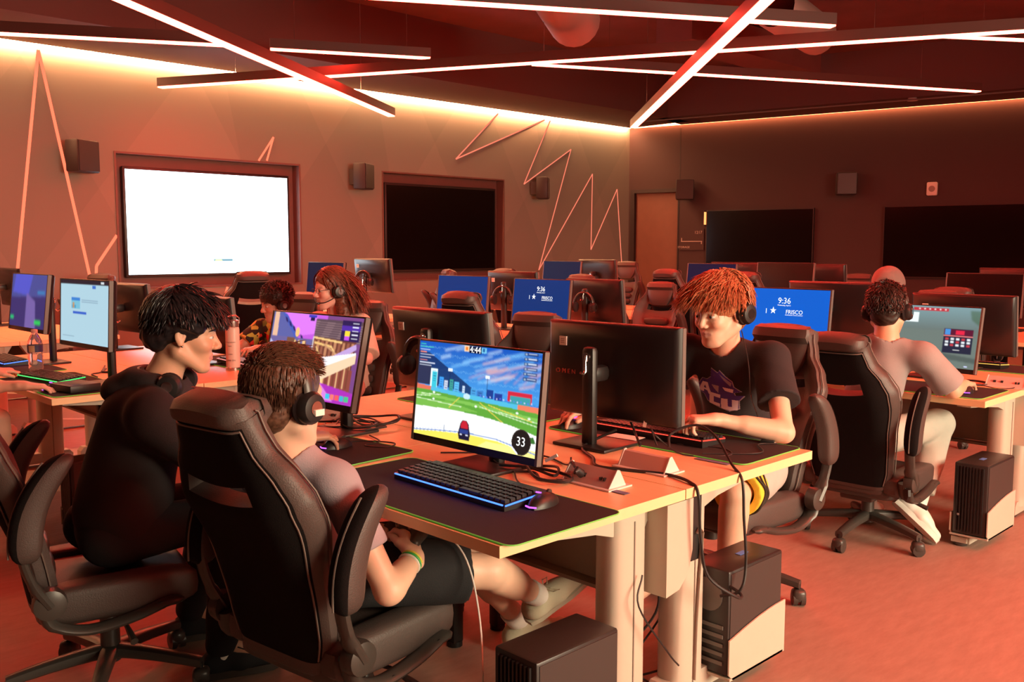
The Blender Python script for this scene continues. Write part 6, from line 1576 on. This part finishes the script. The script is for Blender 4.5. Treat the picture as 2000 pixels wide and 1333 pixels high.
loose([(2.02, 2.44), (2.16, 2.30), (2.24, 2.16), (2.20, 2.02), (2.16, 1.96, .77), (2.14, 1.94, .79)], .003, 'thin dark cable arching from behind the car game screen')
loose([(2.56, 2.10, .80), (2.50, 2.16, .76), (2.42, 2.14), (2.34, 2.02), (2.26, 1.93), (2.30, 1.80), (2.33, 1.70), (2.30, 1.60), (2.28, 1.555, .72), (2.29, 1.55, .58), (2.32, 1.54, .46), (2.42, 1.50, .38), (2.50, 1.54, .36), (2.50, 1.60, .38)], .0052, 'long black cable hanging in a loop from the desk end to the computer with ports')
loose([(2.52, 1.84, .78), (2.56, 1.86, .82), (2.62, 1.80, .85), (2.62, 1.72, .82), (2.56, 1.62, .755), (2.52, 1.555, .72), (2.52, 1.545, .60), (2.53, 1.54, .45), (2.50, 1.54, .37), (2.48, 1.60, .34)], .0048, 'black cable rising over the closed power box and dropping over the desk edge')
loose([(2.48, 1.86, .79), (2.50, 1.90, .84), (2.56, 1.92, .80), (2.60, 1.84), (2.70, 1.72), (2.78, 1.80), (2.72, 1.95)], .003, 'thin cable looping over the mat beside the closed power box')
loose([(2.44, 1.90, .79), (2.50, 1.96, .80), (2.56, 2.0, .77), (2.62, 2.06, .78), (2.64, 2.10, .82)], .0045, 'black plug cable behind the closed power box')
loose([(2.66, 1.80), (2.80, 1.66, .748), (2.92, 1.74, .748), (2.98, 1.70, .748)], .0024, 'thin cable lying on the mat under the red haired player forearm')
b = MB(); b.rbox(0, 0, 0, .016, .05, .010, .004, 0, T(2.975, 1.735, .752, rz=.5)); tag(b.build('cable_control', 'black_plastic'), 'small inline headset control at the red haired player elbow', 'remote')
cable([(3.16, 1.97, 1.13), (3.10, 1.90, 1.02), (3.06, 1.86, .90), (3.00, 1.80, .85), (2.99, 1.77, .80), (2.98, 1.745, .757)], .0022, 'headset cable falling past the red haired player forearm')
CAB = ('thin cable ring in the tangle, nearest the boy', 'thick black coil at the back of the tangle', 'thin cable loop in the middle of the tangle', 'thick black loop over the small power box', 'thin cable trailing to the left of the tangle', 'thick black coil on the right of the tangle', 'thin cable on top of the tangle')
rnd = random.Random(12)
for k in range(7):
    cx, cy = 2.08 + rnd.uniform(-.05, .08), 3.06 + rnd.uniform(-.18, .15); rr_ = rnd.uniform(.05, .11); pts = []
    n = rnd.randint(6, 9); a0 = rnd.uniform(0, 6)
    for q in range(n): a = a0 + q * .95; pts.append((cx + rr_ * math.cos(a) * (1 + .3 * math.sin(q)), cy + rr_ * 1.3 * math.sin(a), .746 + .006 * (q % 3) + .012 * (k % 2)))
    loose(pts, .0034 + .0012 * (k % 2), CAB[k])
loose([(2.02, 2.86), (1.98, 2.74), (1.90, 2.72), (1.94, 2.64), (2.00, 2.68), (1.95, 2.78), (1.86, 2.82), (1.80, 2.82, .75)], .0028, 'looped mouse cable on the desk beside the hoodie hand')
loose([(2.05, 4.95), (1.98, 4.84), (1.90, 4.88), (1.84, 4.78), (1.76, 4.80)], .003, 'thin cable on the left desk by the browser monitor foot')
loose([(2.10, 5.70), (2.02, 5.52), (1.96, 5.40), (1.90, 5.36), (1.88, 5.22)], .004, 'dark cable lying between the bottle and the purple monitor')
loose([(2.05, 5.55), (1.98, 5.42), (2.03, 5.36), (2.00, 5.28)], .006, 'short black adaptor cable on the left desk')
loose([(5.30, 2.02), (5.10, 1.92), (5.02, 1.80), (5.10, 1.70), (5.20, 1.78), (5.15, 1.92), (5.0, 1.98)], .005, 'black cable bundle under the shooting game monitor')
loose([(5.06, 1.72), (4.98, 1.62), (5.06, 1.57), (5.14, 1.60)], .0025, 'thin cable curl beside the hand of the player in grey')
# cables under the desks
cable([(2.26, 1.68, .44), (2.30, 1.72, .30), (2.24, 1.80, .15), (2.36, 1.85, .03), (2.50, 1.80, .03)], .004, 'black cable dangling behind the near desk legs')
cable([(2.30, 1.72, .44), (2.36, 1.74, .28), (2.26, 1.78, .12), (2.34, 1.70, .02), (2.20, 1.72, .015)], .0035, 'second black cable dangling between the near desk legs')
cable([(2.10, 1.62, .50), (2.06, 1.60, .42), (2.18, 1.58, .25), (2.26, 1.60, .18)], .0028, 'thin cable crossing in front of the near desk leg')
mat('blue_cable', (.03, .12, .45), .5)
cable([(2.30, 1.90, .36), (2.24, 1.82, .28), (2.22, 1.78, .10), (2.30, 1.72, .02), (2.16, 1.66, .015)], .003, 'blue network cable behind the near desk legs', 'blue_cable')
# white tag on a cable in front of the dark monitor
b = MB(); b.box(0, 0, 0, .003, .012, .055, 0, T(2.60, 2.0, .845, rz=.4, rx=.2)); tag(b.build('cable_tag', 'paper'), 'white paper tag on a cable below the dark monitor with lettering', 'tag')
b = MB(); b.box(0, 0, 0, .004, .05, .010, 0, T(2.06, 1.95, .80, rz=.2, rx=-.5)); tag(b.build('cable_tag', 'paper'), 'white paper tag on the cable bundle at the open power box', 'tag')
# seat lever and dark tag hanging under the chair of the player in grey
b = MB(); b.tube([(4.36, 1.90, .36), (4.26, 1.80, .355), (4.205, 1.735, .352)], .006, 8); b.prism([(-.022, 0), (.022, 0), (.026, -.03), (.014, -.050), (-.014, -.050), (-.026, -.03)], -.006, .006, 'yz', 0, T(4.203, 1.73, .350, rz=-.7))
tag(b.build('seat_lever', 'black_plastic'), 'black seat lever with a dark tag under the chair of the player in grey', 'lever')
